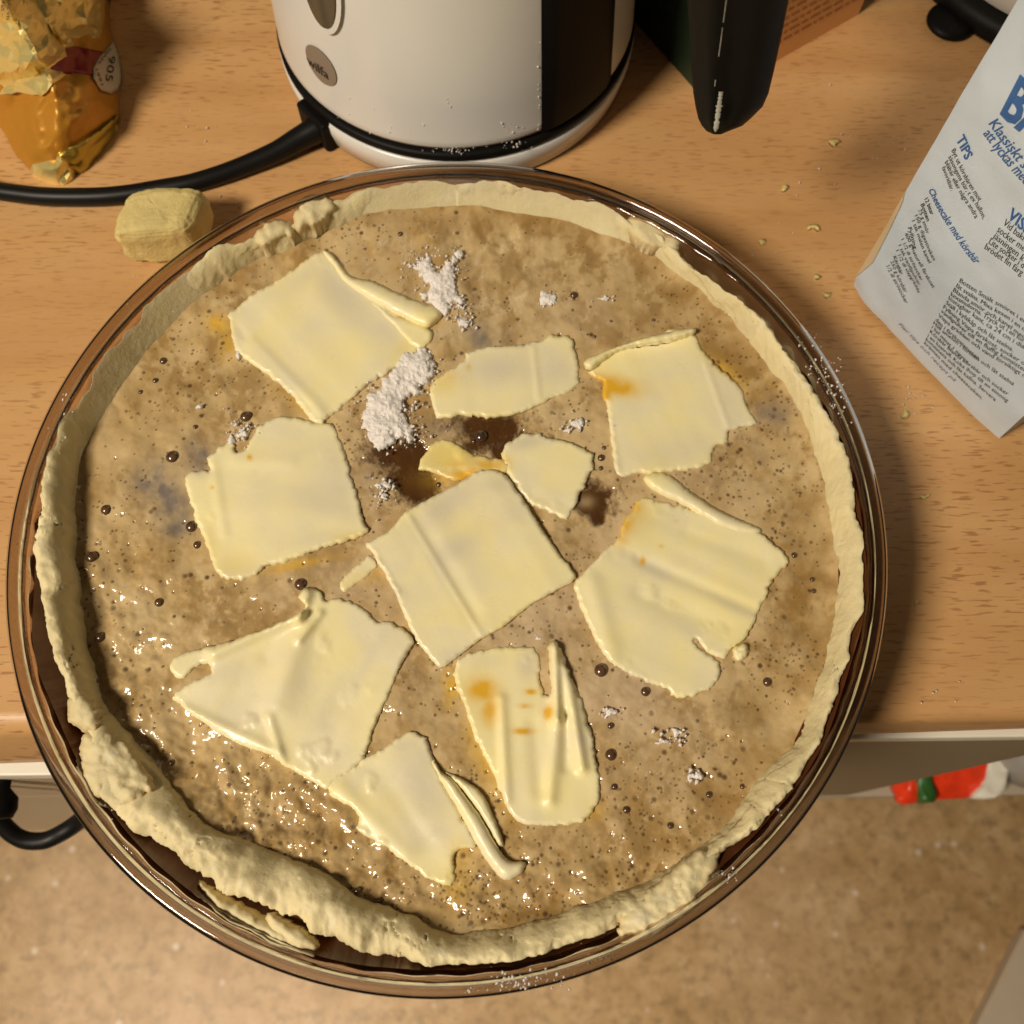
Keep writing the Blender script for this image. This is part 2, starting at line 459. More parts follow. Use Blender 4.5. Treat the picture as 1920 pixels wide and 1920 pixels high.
c = thing("base_cabinet", "pale grey base cabinet left of the pie dish under the counter edge", "cabinet")
box("top_rail", -1.2, -.03, cy0-.0120, cy0+.3, -.053, -.0395, CABW, c, .001)
box("drawer_front", -1.2, -.03, cy0-.008, cy0+.012, -.20, -.0535, CABG, c, .0015)
box("cupboard_door", -1.2, -.03, cy0-.008, cy0+.012, -.62, -.203, CABG, c, .0015)
box("plinth", -1.2, -.03, cy0+.05, cy0+.07, ZFL, -.622, BLACK, c)
box("carcass", -1.2, -.032, cy0+.0125, cy0+.5, -.62, -.0535, CABG, c)
for ch in c.children: ch.rotation_euler.z = YAW
kx, ky, kz = Wv(2, 1475, -.10)
lathe("knob", [(.0, .018), (.007, .017), (.0085, .013), (.008, .008), (.004, .004), (.004, 0)], 0, 0, BLACK, c, 24)
k = c.children[-1] if False else [x for x in c.children if x.name.startswith("knob")][0]
k.rotation_euler = (math.pi/2, 0, 0); k.location = (kx, cy0-.010, kz)

c = thing("open_shelf_unit", "grey cabinet at right under the counter with an open shelf bottom", "cabinet")
xd = float(W(1690, 1486, -.25)[0])
box("top_rail", .02, 1.0, cy0-.0015, cy0+.3, -.050, -.0395, CABW, c, .001)
vx = .2495
box("side_panel", -.02, vx, cy0+.000, cy0+.016, -.3865, -.0505, CABD, c, .001)
box("shelf_board", -.02, 1.0, cy0-.001, cy0+.3, -.400, -.387, SHELF, c, .002)
box("back_panel", -.02, 1.0, cy0+.30, cy0+.31, -.3865, -.0505, CABD, c)
box("end_panel", .6, .615, cy0, cy0+.298, -.3865, -.0505, CABD, c)
for ch in c.children: ch.rotation_euler.z = YAW
# things on that shelf
zsh = -.3865
c = thing("food_packet", "red glossy packet with a green stripe lying on the shelf under the counter", "packet")
def ft(u, v, d): return zsh+.006+.012*sstep(0, .006, d)+.004*np.abs(fbm(u, v, .06, 2, 5))
relief("wrapper", [(1685, 1502), (1735, 1500), (1790, 1497), (1850, 1492), (1872, 1470), (1882, 1430), (1880, 1400), (1800, 1390), (1680, 1400)], zsh, ft, REDP, c, 9, 1)
relief("stripe", [(1735, 1499), (1756, 1497), (1742, 1440), (1715, 1446)], zsh+.002, lambda u, v, d: ft(u, v, d*0+.03)+.0015, simple("green_print", (.03, .12, .02), .4), c, 9, 0)
relief("white_end", [(1832,1494),(1878,1490),(1892,1440),(1892,1400),(1862,1400),(1850,1460)], zsh+.002, lambda u, v, d: ft(u, v, d*0+.03)+.0015, CABW, c, 9, 0)
c = thing("storage_jar", "dark grey jar with a teal band at the right edge under the counter", "jar")
jx, jy, _ = Wv(1935, 1490, zsh); jy = cy0+.04
lathe("body", [(0, zsh), (.030, zsh), (.033, zsh+.004), (.033, zsh+.06), (0, zsh+.06)], jx, jy, GREYM, c, 40)
lathe("band", [(.0335, zsh+.062), (.0345, zsh+.064), (.0345, zsh+.074), (.0335, zsh+.076)], jx, jy, TEAL, c, 40)
lathe("lid", [(.031, zsh+.0765), (.034, zsh+.078), (.034, zsh+.095), (.03, zsh+.099), (0, zsh+.1)], jx, jy, BLACK, c, 40)

o = tube("hanging_cable", [tuple(Wv(*p)) for p in [(-60, 1440, -.11), (-15, 1520, -.125), (30, 1568, -.135), (75, 1577, -.138), (115, 1562, -.137), (160, 1530, -.13), (215, 1470, -.10), (240, 1420, -.05)]], .0042, RUBBER)
for v in o.data.vertices: v.co.y = min(v.co.y, cy0-.016+.002*math.sin(v.co.x*30))
tag(o, "thick black cable hanging in a loop before the cabinet front at left", "cable")

p = [Wv(1832, 1925, -.878), Wv(1925, 1740, -.878), Wv(2300, 1740, -.878), Wv(2300, 2300, -.878), Wv(1634, 2300, -.878)]
V = [(q.x, q.y, z) for z in (-.878, -.8995) for q in p]; m = len(p)
o = mesh_obj("floor_board", V, [tuple(range(m-1, -1, -1)), tuple(range(m, 2*m))]+[(i, (i+1) % m, m+(i+1) % m, m+i) for i in range(m)], simple("pale_board", (.60, .50, .37), .5, var=.05), None, False)
bv = o.modifiers.new("bevel", 'BEVEL'); bv.width = .003
tag(o, "flat pale grey board lying on the floor in the lower right corner", "board")

# ------------------------------------------------------------------ glass dish
DX, DY, DZ = -.022, .115, .045
dish = thing("pie_dish", "round clear glass pie dish with fluted wall holding the unbaked pie", "dish")
def flute(r, z, th):
    a = np.exp(-((z-.034)/.006)**2)
    r = r+.0005*a*np.cos(62*th)
    return r, z
def P_(l): return l
inner = [(0, .0045), (.105, .0045), (.113, .0055), (.1185, .009), (.1280, .014), (.1350, .022), (.1400, .030), (.1424, .036), (.1438, .0400), (.1452, .0418)]
outer = [(.1452, .0388), (.1444, .0372), (.1438, .034), (.1418, .028), (.1365, .020), (.1295, .011), (.1215, .0045), (.112, .0008), (.100, .0004), (0, .0004)]
lathe("bowl_wall", inner+outer, DX, DY, GLASS, dish, 460, fn=flute)
lathe("rim", [(.1454, .0387), (.1454, .0420), (.1463, .0436), (.1474, .0444), (.1485, .0445), (.1497, .0437), (.1500, .0425), (.1496, .0412), (.1482, .0402), (.1472, .0398), (.1462, .0392), (.1454, .0387)], DX, DY, RIMG, dish, 300)

# ------------------------------------------------------------------ pie
pie = thing("unbaked_pie", "unbaked pie with pale dough crust and foamy brown batter in the glass dish", "pie")
CO = [(820,335),(900,338),(1000,352),(1080,365),(1150,388),(1200,418),(1260,455),(1320,505),(1380,560),(1440,610),(1475,655),(1510,700),(1555,770),(1590,850),(1605,930),(1618,1000),(1628,1060),(1622,1150),(1605,1220),(1585,1290),(1550,1360),(1520,1430),(1490,1480),(1440,1530),(1400,1575),(1345,1610),(1318,1640),(1270,1680),(1210,1720),(1150,1745),(1100,1768),(1040,1792),(960,1812),(860,1818),(780,1808),(700,1785),(640,1765),(590,1745),(540,1715),(480,1690),(420,1662),(360,1630),(300,1590),(250,1560),(200,1525),(170,1480),(150,1430),(150,1395),(162,1372),(150,1350),(140,1320),(125,1285),(110,1240),(95,1180),(85,1130),(75,1060),(70,1000),(73,950),(80,900),(90,840),(110,790),(140,720),(170,670),(215,610),(270,555),(290,535),(340,510),(400,475),(450,452),(490,432),(530,420),(560,405),(600,380),(640,360),(700,342),(760,335)]
CI = [(820,378),(900,380),(1000,388),(1080,410),(1150,440),(1220,478),(1290,530),(1340,575),(1400,632),(1445,690),(1480,745),(1510,805),(1538,880),(1560,960),(1572,1040),(1570,1130),(1556,1200),(1540,1260),(1522,1310),(1506,1360),(1485,1400),(1440,1442),(1402,1490),(1378,1530),(1345,1562),(1290,1600),(1240,1640),(1180,1668),(1120,1692),(1060,1712),(980,1735),(900,1748),(840,1745),(780,1725),(700,1690),(640,1655),(590,1630),(520,1602),(450,1572),(400,1545),(340,1500),(300,1455),(262,1410),(232,1375),(200,1345),(178,1310),(163,1270),(148,1220),(138,1150),(128,1080),(124,1000),(127,940),(135,880),(150,820),(180,742),(212,690),(255,640),(305,592),(365,556),(425,522),(480,490),(540,466),(590,445),(640,424),(680,402),(740,388),(780,380)]
def polar(O, n, cx=840, cy=1070):
    O = catmull(O, 4, True); a = np.arctan2(O[:, 1]-cy, O[:, 0]-cx); r = np.hypot(O[:, 0]-cx, O[:, 1]-cy)
    i = np.argsort(a); a = a[i]; r = r[i]
    th = np.linspace(-math.pi, math.pi, n, endpoint=False)
    return th, np.interp(th, np.r_[a-2*math.pi, a, a+2*math.pi], np.r_[r, r, r])
NA = 1500
th, ro = polar(CO, NA); _, ri = polar(CI, NA)
ri = ri-14*sstep(130, 175, np.abs(np.degrees(th)))
uo, vo = 840+ro*np.cos(th), 1070+ro*np.sin(th); ui, vi = 840+ri*np.cos(th), 1070+ri*np.sin(th)
uo = uo+7*fbm(uo, vo, .022, 3, 41, .5); vo = vo+7*fbm(uo, vo, .022, 3, 47, .5)
ui = ui+6*fbm(ui, vi, .022, 3, 43); vi = vi+6*fbm(ui, vi, .022, 3, 49)
ZF = .0310
deg = np.degrees(th)   # 0 = right, 90 = bottom of the photo, 180 = left
hh = np.interp(deg, [-180, -150, -120, -90, -60, -30, 0, 30, 60, 90, 120, 150, 180],
               [.0102, .0064, .0050, .0048, .0046, .0050, .0054, .0056, .0056, .0056, .0058, .0082, .0102])
lump = 1.3*fbm(uo, vo, .007, 2, 53)
ztop = ZF+hh+.0011*lump
zout = np.maximum(ztop, np.interp(deg, [-180, 60, 80, 150, 170, 180], [.0412, .0412, .0395, .0395, .0412, .0412]))+.0005*lump
Xo, Yo, _ = W(uo, vo, zout-.001); Xi, Yi, _ = W(ui, vi, ZF+.0005)
q_ = np.hypot(Xi-DX, Yi-DY); Xi = Xi+(Xi-DX)/q_*.0003; Yi = Yi+(Yi-DY)/q_*.0003
cxw, cyw = DX, DY
ring = []; dough_dark = []
def toward(X, Y, d):
    r = np.hypot(X-cxw, Y-cyw); return X-(X-cxw)/r*d, Y-(Y-cyw)/r*d
wo = [(0.010, .007), (.007, .013), (.004, .020), (.0015, .028)]
for d, z in wo:
    a, b = toward(Xo, Yo, d); ring.append(np.stack([a, b, np.minimum(np.full(NA, z), zout-.004)], 1)); dough_dark.append(np.full(NA, .25 if z < .02 else 0))
K = 22
hfj = .0017*fbm(uo, vo, .040, 4, 59, .55); wj = .5+.9*sstep(95, 120, deg)*sstep(178, 160, deg)
for k in range(K+1):
    s = k/K
    X = Xo*(1-s)+Xi*s; Y = Yo*(1-s)+Yi*s
    hj = hfj*math.exp(-s*9)*wj; X = X+hj*np.cos(th); Y = Y-hj*np.sin(th)
    z = zout*(1-s)+ztop*s-.0022*(abs(2*s-1)**2.6)+.0020*math.sin(math.pi*s)
    ring.append(np.stack([X, Y, z], 1)); dough_dark.append(np.full(NA, .0))
for k, s in enumerate((.2, .4, .6, .8, 1.0, 1.25)):
    a, b = toward(Xi, Yi, .0022*s*hh/.012)
    zz = (ztop-.0024)*(1-s)+(ZF-.001)*s
    ring.append(np.stack([a, b, zz], 1)); dough_dark.append(np.full(NA, max(0, (s-.55))*.55))
R = np.array(ring); M = len(R)
ti = np.arange(M)[:, None]*6.0+0*R[:, :, 0]
pu, pv = PX(R[:, :, 0], R[:, :, 1], R[:, :, 2])
n1 = fbm(pu+20*R[:, :, 2]/.004, pv, .015, 3, 61, .45)*1.5; n2 = fbm(pu, pv+30*R[:, :, 2]/.004, .10, 3, 67, .6)
crack = sstep(.022, .0, np.abs(fbm(pu, pv, .018, 4, 71)))*sstep(.0, .3, fbm(pu, pv, .012, 2, 73))
wgt = np.ones(M); wgt[:2] = .4; wgt[-2:] = .3
R[:, :, 2] += (wgt[:, None])*(.0023*n1+.00045*n2-.0018*crack+.0007*fbm(pu, pv, .030, 2, 79))
rad = np.hypot(R[:, :, 0]-cxw, R[:, :, 1]-cyw)
lim = np.interp(R[:, :, 2], [.004, .009, .014, .022, .030, .036, .040, .044], [.110, .1185, .1275, .1340, .1390, .1414, .1428, .1445])
nr = rad+wgt[:, None]*(.0009*n1+.0005*n2)
nr = np.where(nr > lim-.0012, lim-.0012-.0006*np.tanh(np.maximum(0, nr-lim+.0012)*100), nr)
k = nr/rad
R[:, :, 0] = cxw+(R[:, :, 0]-cxw)*k; R[:, :, 1] = cyw+(R[:, :, 1]-cyw)*k
V = R.reshape(-1, 3); ii, jj = np.meshgrid(np.arange(M-1), np.arange(NA), indexing='ij'); j2 = (jj+1) % NA
Fc = np.stack([ii*NA+jj, (ii+1)*NA+jj, (ii+1)*NA+j2, ii*NA+j2], -1).reshape(-1, 4)
crust = mesh_obj("crust", V, Fc, DOUGH, pie)
attr(crust, "dough_dark", (np.array(dough_dark)+.18*crack).clip(0, 1).ravel())

def dome(z0, h, r, amp=.0006, sc_=.06, sd=0):
    def f(u, v, d):
        q = np.clip(d/r, 0, 1); return z0+h*np.sqrt(np.clip(1-(1-q)**2, 0, 1))+amp*fbm(u, v, sc_, 4, 80+sd)
    return f
edge_dark = {"dough_dark": lambda u, v, d: .35*np.exp(-d/.0012)}
lumps = [
 ([(1170,418),(1195,402),(1225,410),(1250,432),(1274,452),(1268,470),(1225,462),(1190,445)], .0375, .0022, .004),
 ([(370,1650),(430,1682),(490,1712),(550,1742),(595,1768),(585,1788),(550,1792),(500,1770),(450,1742),(410,1720),(388,1690)], .0340, .0055, .005),
 ([(552,430),(554,395),(575,372),(612,368),(632,388),(605,415),(578,428)], .0385, .0040, .005),
 ([(476,446),(490,424),(520,410),(546,418),(550,438),(520,450),(495,462)], .0380, .0040, .004),
 ([(124,1345),(132,1305),(160,1300),(185,1325),(192,1358),(172,1375),(145,1365)], .0385, .0050, .005),
 ([(1158,1748),(1175,1705),(1230,1660),(1300,1600),(1350,1600),(1328,1652),(1290,1705),(1235,1748),(1190,1756)], .0390, .0030, .008),
 ([(150,1430),(152,1388),(180,1368),(225,1385),(262,1430),(285,1480),(240,1510),(190,1500),(165,1470)], .0390, .0035, .010),
 ([(500,1712),(540,1728),(592,1762),(588,1784),(545,1778),(505,1745)], .0375, .0035, .005),
]
for i, (pts, z0, h, r) in enumerate(lumps):
    relief("dough_lump", pts, z0-.007, dome(z0, h, r, .0015, .045, i), DOUGH, pie, 5, 4, stains=edge_dark)

# filling: one dense sheet with its own relief, syrup pools, pits
g = .00033
xs = np.arange(DX-.142, DX+.142, g); ys = np.arange(DY-.142, DY+.142, g)
GX, GY = np.meshgrid(xs, ys)
pu, pv = PX(GX, GY, ZF)
aa = np.arctan2(pv-1070, pu-840); rr = np.hypot(pu-840, pv-1070)
rin = np.interp(aa, th, ri, period=2*math.pi)
keep = rr < rin+14
big = 1.9*fbm(pu, pv, .0085, 4, 101, .55); mid = 1.9*fbm(pu, pv, .028, 4, 107, .55); sm = 1.9*fbm(pu, pv, .085, 3, 113)
w1 = fbm(pu, pv, .012, 2, 141); w2 = fbm(pu, pv, .012, 2, 143)
warp = 2.0*fbm(pu+60*w1, pv+60*w2, .015, 3, 119, .5)
ridged = np.abs(warp)
Z = ZF+.00030*big+.00040*1.9*fbm(pu, pv, .020, 2, 151)+.00005*sm
# lumpy wet area at the lower left and at the foot of the pie
lw = blobs(pu, pv, [(480, 1500, 260, 130, 30, 1.0), (250, 1200, 120, 160, 0, .5), (900, 1660, 260, 50, 0, .7), (850, 470, 160, 60, 0, .5), (600, 530, 120, 60, 20, .4)])
lumpy = fbm(pu, pv, .045, 3, 127, .6)
Z += (lw+.22)*(.0026*fbm(pu, pv, .017, 2, 131, .4)+.0010*fbm(pu, pv, .045, 2, 133))
syr = blobs(pu, pv, [(925, 800, 66, 30, 10, 1.2), (945, 838, 44, 34, 60, 1.1), (758, 852, 60, 30, 8, 1.1), (778, 902, 54, 40, 20, 1.1), (1110, 940, 40, 34, 30, 1.1), (1122, 968, 18, 16, 0, 1.0),
      (500, 830, 34, 14, 150, .7), (905, 830, 36, 24, 0, .7), (1245, 700, 0.1, 0.1, 0, 0)])
syr = np.clip(syr+.45*(fbm(pu, pv, .05, 4, 137, .65))*(syr > .05), 0, 1); syr = sstep(.05, .72, syr)
light = blobs(pu, pv, [(1098, 940, 16, 12, 0, .55)])
m2 = 2.2*fbm(pu+40*w2, pv+40*w1, .024, 3, 161, .5); m3 = 2.2*fbm(pu, pv, .075, 3, 167, .6)
lo = 2.4*fbm(pu+90*w1, pv+90*w2, .0075, 2, 171, .4); md = 2.4*fbm(pu+30*w2, pv+30*w1, .022, 2, 173, .45)
bl = np.abs(2.4*fbm(pu+35*w2, pv+35*w1, .014, 2, 181, .4)); valley = np.exp(-(bl/.42)**2)
zone = np.clip(.45+.9*lo+blobs(pu, pv, [(1050, 470, 420, 110, 5, .7), (330, 700, 150, 200, 0, .35), (520, 1500, 260, 110, 25, .6), (1450, 1150, 120, 300, 0, .5), (900, 1690, 380, 70, 0, .7)]), 0, 1.1)
brown = .92/(1+np.exp(-4.2*(.16*lo+.26*md+.24*m3+.60*valley*zone*(.8+.6*m3)-.40)))
edge = sstep(560, 700, rr)
brown += .28*edge*np.clip(.6+.6*md, 0, 1)
brown = brown+blobs(pu, pv, [(1000, 400, 260, 34, 5, .55), (820, 410, 120, 30, 0, .55), (840, 500, 60, 30, 20, .75), (800, 560, 60, 30, 40, .5), (1240, 640, 110, 40, 25, .55), (1370, 660, 60, 30, 20, .85),
     (600, 1500, 60, 30, 60, .9), (620, 1560, 40, 40, 0, .7), (520, 1480, 60, 24, 10, .6), (400, 1450, 70, 26, 0, .5), (900, 1700, 280, 34, 0, .45), (1400, 1340, 40, 30, 0, .8), (1330, 1480, 80, 30, 30, .5),
     (1500, 1080, 26, 130, 0, .45), (1440, 760, 50, 34, 40, .6), (250, 760, 60, 60, 0, .3), (160, 1000, 22, 320, 0, .4), (740, 1650, 70, 30, 0, .5), (980, 1660, 110, 30, 0, .6), (830, 1580, 40, 30, 0, .2), (1180, 640, 60, 24, 40, .4), (1480, 1180, 40, 40, 0, .5)])*(.75+.5*mid)
brown = 1-np.exp(-1.15*np.maximum(brown, 0))
pale = blobs(pu, pv, [(900, 1080, 330, 230, 10, .95), (1180, 1340, 160, 170, 0, .9), (640, 1090, 160, 60, 0, .9), (1300, 880, 130, 70, 10, .6), (1100, 600, 140, 60, 0, .4)])*np.clip(.8+.6*big, 0, 1)
brown = brown*(1-.55*pale)
grey = blobs(pu, pv, [(295, 912, 44, 40, 30, .9), (320, 950, 44, 40, 0, .7), (915, 635, 36, 26, 20, .7), (370, 860, 30, 40, 0, .55), (330, 985, 40, 26, 0, .5), (885, 560, 30, 60, 0, .15), (1450, 775, 44, 26, 0, .4), (690, 870, 20, 60, 0, .25), (820, 800, 60, 20, 0, .25)])*(1.15+.8*mid)
melt = blobs(pu, pv, [(415, 610, 28, 20, 20, .85), (430, 650, 20, 34, 0, .6), (900, 1400, 22, 60, -25, .6), (925, 1460, 22, 70, -22, .6), (862, 1630, 26, 60, 10, .65), (870, 1580, 18, 34, 20, .6), (1360, 700, 60, 16, 35, .6), (845, 1290, 16, 40, 0, .7), (560, 760, 60, 14, 38, .45),
      (560, 1058, 90, 9, -12, .55), (870, 895, 60, 22, 0, .6), (700, 1075, 36, 26, -20, .35), (1110, 1520, 24, 20, 0, .4), (1150, 720, 18, 18, 0, .35)])*(.85+.4*mid)
rs = np.random.RandomState(5)
pit = np.zeros_like(pu); zp = np.zeros_like(pu)
clus = [(rs.uniform(150, 1540), rs.uniform(400, 1740)) for _ in range(45)]+[(700, 1690), (850, 1700), (1000, 1690), (1150, 1640), (1450, 790), (1480, 900), (1390, 1000), (1450, 1240), (1240, 1500), (1330, 1440), (450, 590), (380, 640), (1350, 600), (650, 950), (640, 870), (900, 1600), (1200, 1590)]
def add_pit(u, v, r, depth, dark):
    X, Y, _ = W(u, v, ZF); rm = r*1.85e-4
    i0 = int((X-xs[0]-3*rm)/g); i1 = int((X-xs[0]+3*rm)/g)+2; j0 = int((Y-ys[0]-3*rm)/g); j1 = int((Y-ys[0]+3*rm)/g)+2
    if i0 < 0 or j0 < 0 or i1 > len(xs) or j1 > len(ys): return
    d = np.hypot(GX[j0:j1, i0:i1]-X, GY[j0:j1, i0:i1]-Y)/rm
    k = np.exp(-d**4)
    pit[j0:j1, i0:i1] = np.maximum(pit[j0:j1, i0:i1], dark*k)
    zp[j0:j1, i0:i1] = np.minimum(zp[j0:j1, i0:i1], -depth*k)+.25*depth*np.exp(-((d-1.5)/.5)**2)*(k < .3)
for i in range(4300):
    if rs.rand() < .68:
        c_ = clus[rs.randint(len(clus))]; u = c_[0]+rs.randn()*64; v = c_[1]+rs.randn()*44
    else:
        a = rs.uniform(0, 2*math.pi); q = math.sqrt(rs.rand())*700; u = 840+q*math.cos(a); v = 1070+q*math.sin(a)*.98
    add_pit(u, v, rs.choice([1.7, 2.1, 2.7, 3.5, 4.8], p=[.40, .3, .17, .09, .04]), .00022, rs.uniform(.5, .95))
Z = Z-.0010*syr+zp-.0004*brown
Z += .0012*sstep(-26, 6, rr-rin)   # meniscus where the batter meets the dough
idx = -np.ones(GX.shape, int); idx[keep] = np.arange(keep.sum())
a, b, c_, d = idx[:-1, :-1], idx[:-1, 1:], idx[1:, 1:], idx[1:, :-1]
ok = (a >= 0) & (b >= 0) & (c_ >= 0) & (d >= 0)
Fq = np.stack([a[ok], b[ok], c_[ok], d[ok]], 1)
fill = mesh_obj("filling", np.stack([GX[keep], GY[keep], Z[keep]], 1), Fq, FILL, pie)
melt = melt*1.25
for nm, arr in (("brown", brown), ("pale", pale), ("grey", grey.clip(0, 1)), ("syrup", (syr-light).clip(0, 1)), ("melt", melt.clip(0, 1)), ("pit", pit)):
    attr(fill, nm, arr[keep])
def fill_z(u, v):
    X, Y, _ = W(u, v, ZF)
    i = np.clip(((X-xs[0])/g).astype(int), 0, len(xs)-1); j = np.clip(((Y-ys[0])/g).astype(int), 0, len(ys)-1)
    return Z[j, i]

# syrup leaked between crust and glass; its dark film also stands in for shade
tt = np.radians(np.arange(-40, 215, .4)); n = len(tt); V = []
lvl = .0335+.0016*vn(tt*5, tt*0, 3)-.006*sstep(175, 205, np.degrees(tt))-.007*sstep(0, -35, np.degrees(tt))
for q, (dr, dz) in enumerate(((-.003, -.003), (-.0012, -.0003), (-.0006, .003), (-.0006, .0070))):
    rr_ = np.interp(lvl+dz, [.014, .022, .030, .036, .040, .0415], [.1270, .1342, .1393, .1418, .1432, .1440])+dr
    V.append(np.stack([DX+rr_*np.cos(-tt), DY+rr_*np.sin(-tt), lvl+dz], 1))
V = np.concatenate(V); Fc = np.array([(q*n+i, (q+1)*n+i, (q+1)*n+i+1, q*n+i+1) for q in range(3) for i in range(n-1)])
mesh_obj("leaked_syrup_and_shade", V, Fc, SYRUP, pie)

# bubbles
BL = [(322,855,14),(305,675,8),(290,712,6),(198,955,11),(357,985,12),(368,1020,8),(172,1045,12),(460,780,12),(902,815,14),(1128,857,8),(1133,838,5),(1127,877,5),(563,1095,12),(1127,1257,13),(1210,1297,9),(188,1195,10),(155,1233,11),(180,1278,7),(1440,1278,9),(1146,1415,11),(1076,554,9),(365,799,5),(1258,1548,6),(296,1128,9),(750,437,6),(672,1670,6),(712,1688,5),(320,1430,6),(888,825,5),(822,905,6),(1448,1027,6),(1490,1040,6),(1145,1360,6),(262,733,5),(1525,1085,5),(1527,1107,5),(302,1495,6),(312,1508,5),(1330,1490,6),(905,1235,0),(480,1063,0),(1175,1518,7),(1152,1475,6),(1115,630,4),(1392,1475,5),(1225,600,4)]
base = None
for u, v, r in BL:
    if not r: continue
    x, y, z = W(u, v, ZF+.0004); rm = r*1.0*1.8e-4
    if base is None:
        N1, N2 = 20, 7; VV = []
        for i in range(N2+1):
            ph = math.pi*.5*i/N2
            for j in range(N1): VV.append((math.cos(ph)*math.cos(2*math.pi*j/N1), math.cos(ph)*math.sin(2*math.pi*j/N1), math.sin(ph)*.8-.12))
        FF = [(i*N1+j, i*N1+(j+1) % N1, (i+1)*N1+(j+1) % N1, (i+1)*N1+j) for i in range(N2) for j in range(N1)]
        base = mesh_obj("bubble", VV, FF, BUB, pie); o = base
    else:
        o = base.copy(); COL.objects.link(o)
    o.location = (float(x), float(y), float(fill_z(np.array([u]), np.array([v]))[0])+.0001); o.scale = (rm, rm, rm)

# ------------------------------------------------------------------ butter slices
def slab(z0, t, ang, amp=.0005, freq=.03, ridges=(), sd=0, r=.0004):
    """upper face of a planed slice: plane marks along ang (degrees in the photo), raised folds, drooping over the batter"""
    c, s = math.cos(math.radians(ang)), math.sin(math.radians(ang))
    def f(u, v, d):
        q = -u*s+v*c; al = u*c+v*s
        z = z0+t*.55*np.sqrt(np.clip(1-(1-np.clip(d/r, 0, 1))**2, 0, 1))
        z = z+amp*.55*fbm(q, al*.08, freq*.7, 2, 200+sd)+.0006*fbm(u, v, .008, 2, 240+sd)
        for (x0, y0, x1, y1, wd, h) in ridges:
            L = math.hypot(x1-x0, y1-y0); dx, dy = (x1-x0)/L, (y1-y0)/L
            tt_ = np.clip((u-x0)*dx+(v-y0)*dy, 0, L); dd = np.hypot(u-x0-tt_*dx, v-y0-tt_*dy)
            z = z+h*np.exp(-(dd/wd)**2)
        return np.maximum(z, fill_z(u, v)+.0006*np.clip(d/.0006, .3, 1))
    return f
def stn(stain=(), melt=(), thin=(), base=0.0):
    return {"stain": lambda u, v, d: np.clip(1.7*blobs(u, v, stain)*(.85+.5*fbm(u, v, .05, 3, 9)), 0, 1),
            "melt": lambda u, v, d: np.clip(base+blobs(u, v, melt), 0, 1),
            "thin": lambda u, v, d: np.clip(blobs(u, v, thin), 0, 1)}
def slice_(label, pts, z0, t, ang, ridges=(), st_=None, folds=(), jit=2.0, amp=.0005, freq=.03, smooth=2):
    root = thing("butter_slice", label, "butter slice", "butter slices laid on the pie filling")
    sd = SEED[0]
    relief("slab", pts, z0-.0016, slab(z0, t, ang, amp, freq, ridges, sd), BUTTER, root, 5, jit*1.5, smooth, stains=st_ or stn())
    for (fp, fz, fh, fr) in folds:
        relief("folded_edge", fp, fz-.0015, dome(fz, fh, fr, .00025, .04, sd), BUTTER, root, 5, 1.2, stains=stn())
    return root
zb = ZF+.0004
slice_("large butter slice with a rolled right edge at the upper left beside the flour", [(605,470),(640,500),(690,545),(745,590),(788,648),(740,690),(690,720),(650,755),(602,793),(575,780),(550,745),(500,700),(440,655),(432,600),(428,590),(470,555),(530,520),(570,490)],
  zb, .0017, 45, [(470, 640, 600, 770, 12, .0009), (440, 610, 580, 760, 8, -.0004), (600, 560, 720, 690, 30, .0005)],
  stn(thin=[(640,540,80,40,45,.8),(570,520,50,26,-30,.5),(730,620,50,22,50,.4),(520,690,60,14,45,.5)], melt=[(430,610,20,30,0,.4),(760,650,30,12,-45,.5)]),
  [([(603,470),(625,478),(645,505),(660,518),(700,528),(760,555),(825,582),(818,603),(795,613),(750,592),(690,560),(650,533),(628,505)], zb+.0006, .0030, .0045),
   ([(680,552),(740,590),(800,612),(812,635),(782,655),(745,620),(710,585)], zb+.0002, .0016, .0015)])
slice_("squarish butter slice with a torn top left corner, below the large rolled slice", [(545,780),(590,792),(620,795),(640,830),(655,880),(670,930),(685,985),(690,1000),(640,1015),(590,1032),(530,1055),(498,1060),(480,1080),(430,1087),(405,1070),(390,1030),(370,980),(345,895),(378,882),(392,880),(390,860),(410,840),(438,826),(440,848),(462,840),(480,805),(510,785)],
  zb, .0016, 5, [(445,862,545,868,14,.0004),(400,870,420,1000,10,.0004),(640,820,670,960,24,-.0004)],
  stn(melt=[(440,1060,60,26,0,.55),(660,1005,40,9,-12,.7),(395,1020,14,50,0,.4)], thin=[(620,900,50,60,0,.45),(600,1010,60,18,-10,.4),(375,890,26,12,0,.5)], stain=[(468,858,5,5,0,.8),(485,1080,9,4,0,.6),(397,913,3,3,0,.7)]))
slice_("long narrow butter slice at the upper middle between flour and the right slice", [(875,662),(920,650),(980,645),(1020,636),(1032,628),(1050,630),(1075,640),(1085,700),(1080,725),(1040,745),(980,770),(930,782),(870,778),(820,782),(805,730),(828,702),(872,676)],
  zb, .0015, 85, [(1000,655,1010,745,6,.0004)], stn(melt=[(830,720,34,20,0,.7),(900,780,60,7,0,.5)], thin=[(930,690,60,34,0,.8),(1050,690,30,34,0,.5)], stain=[(879,688,4,6,0,.6),(842,702,14,10,0,.3)]))
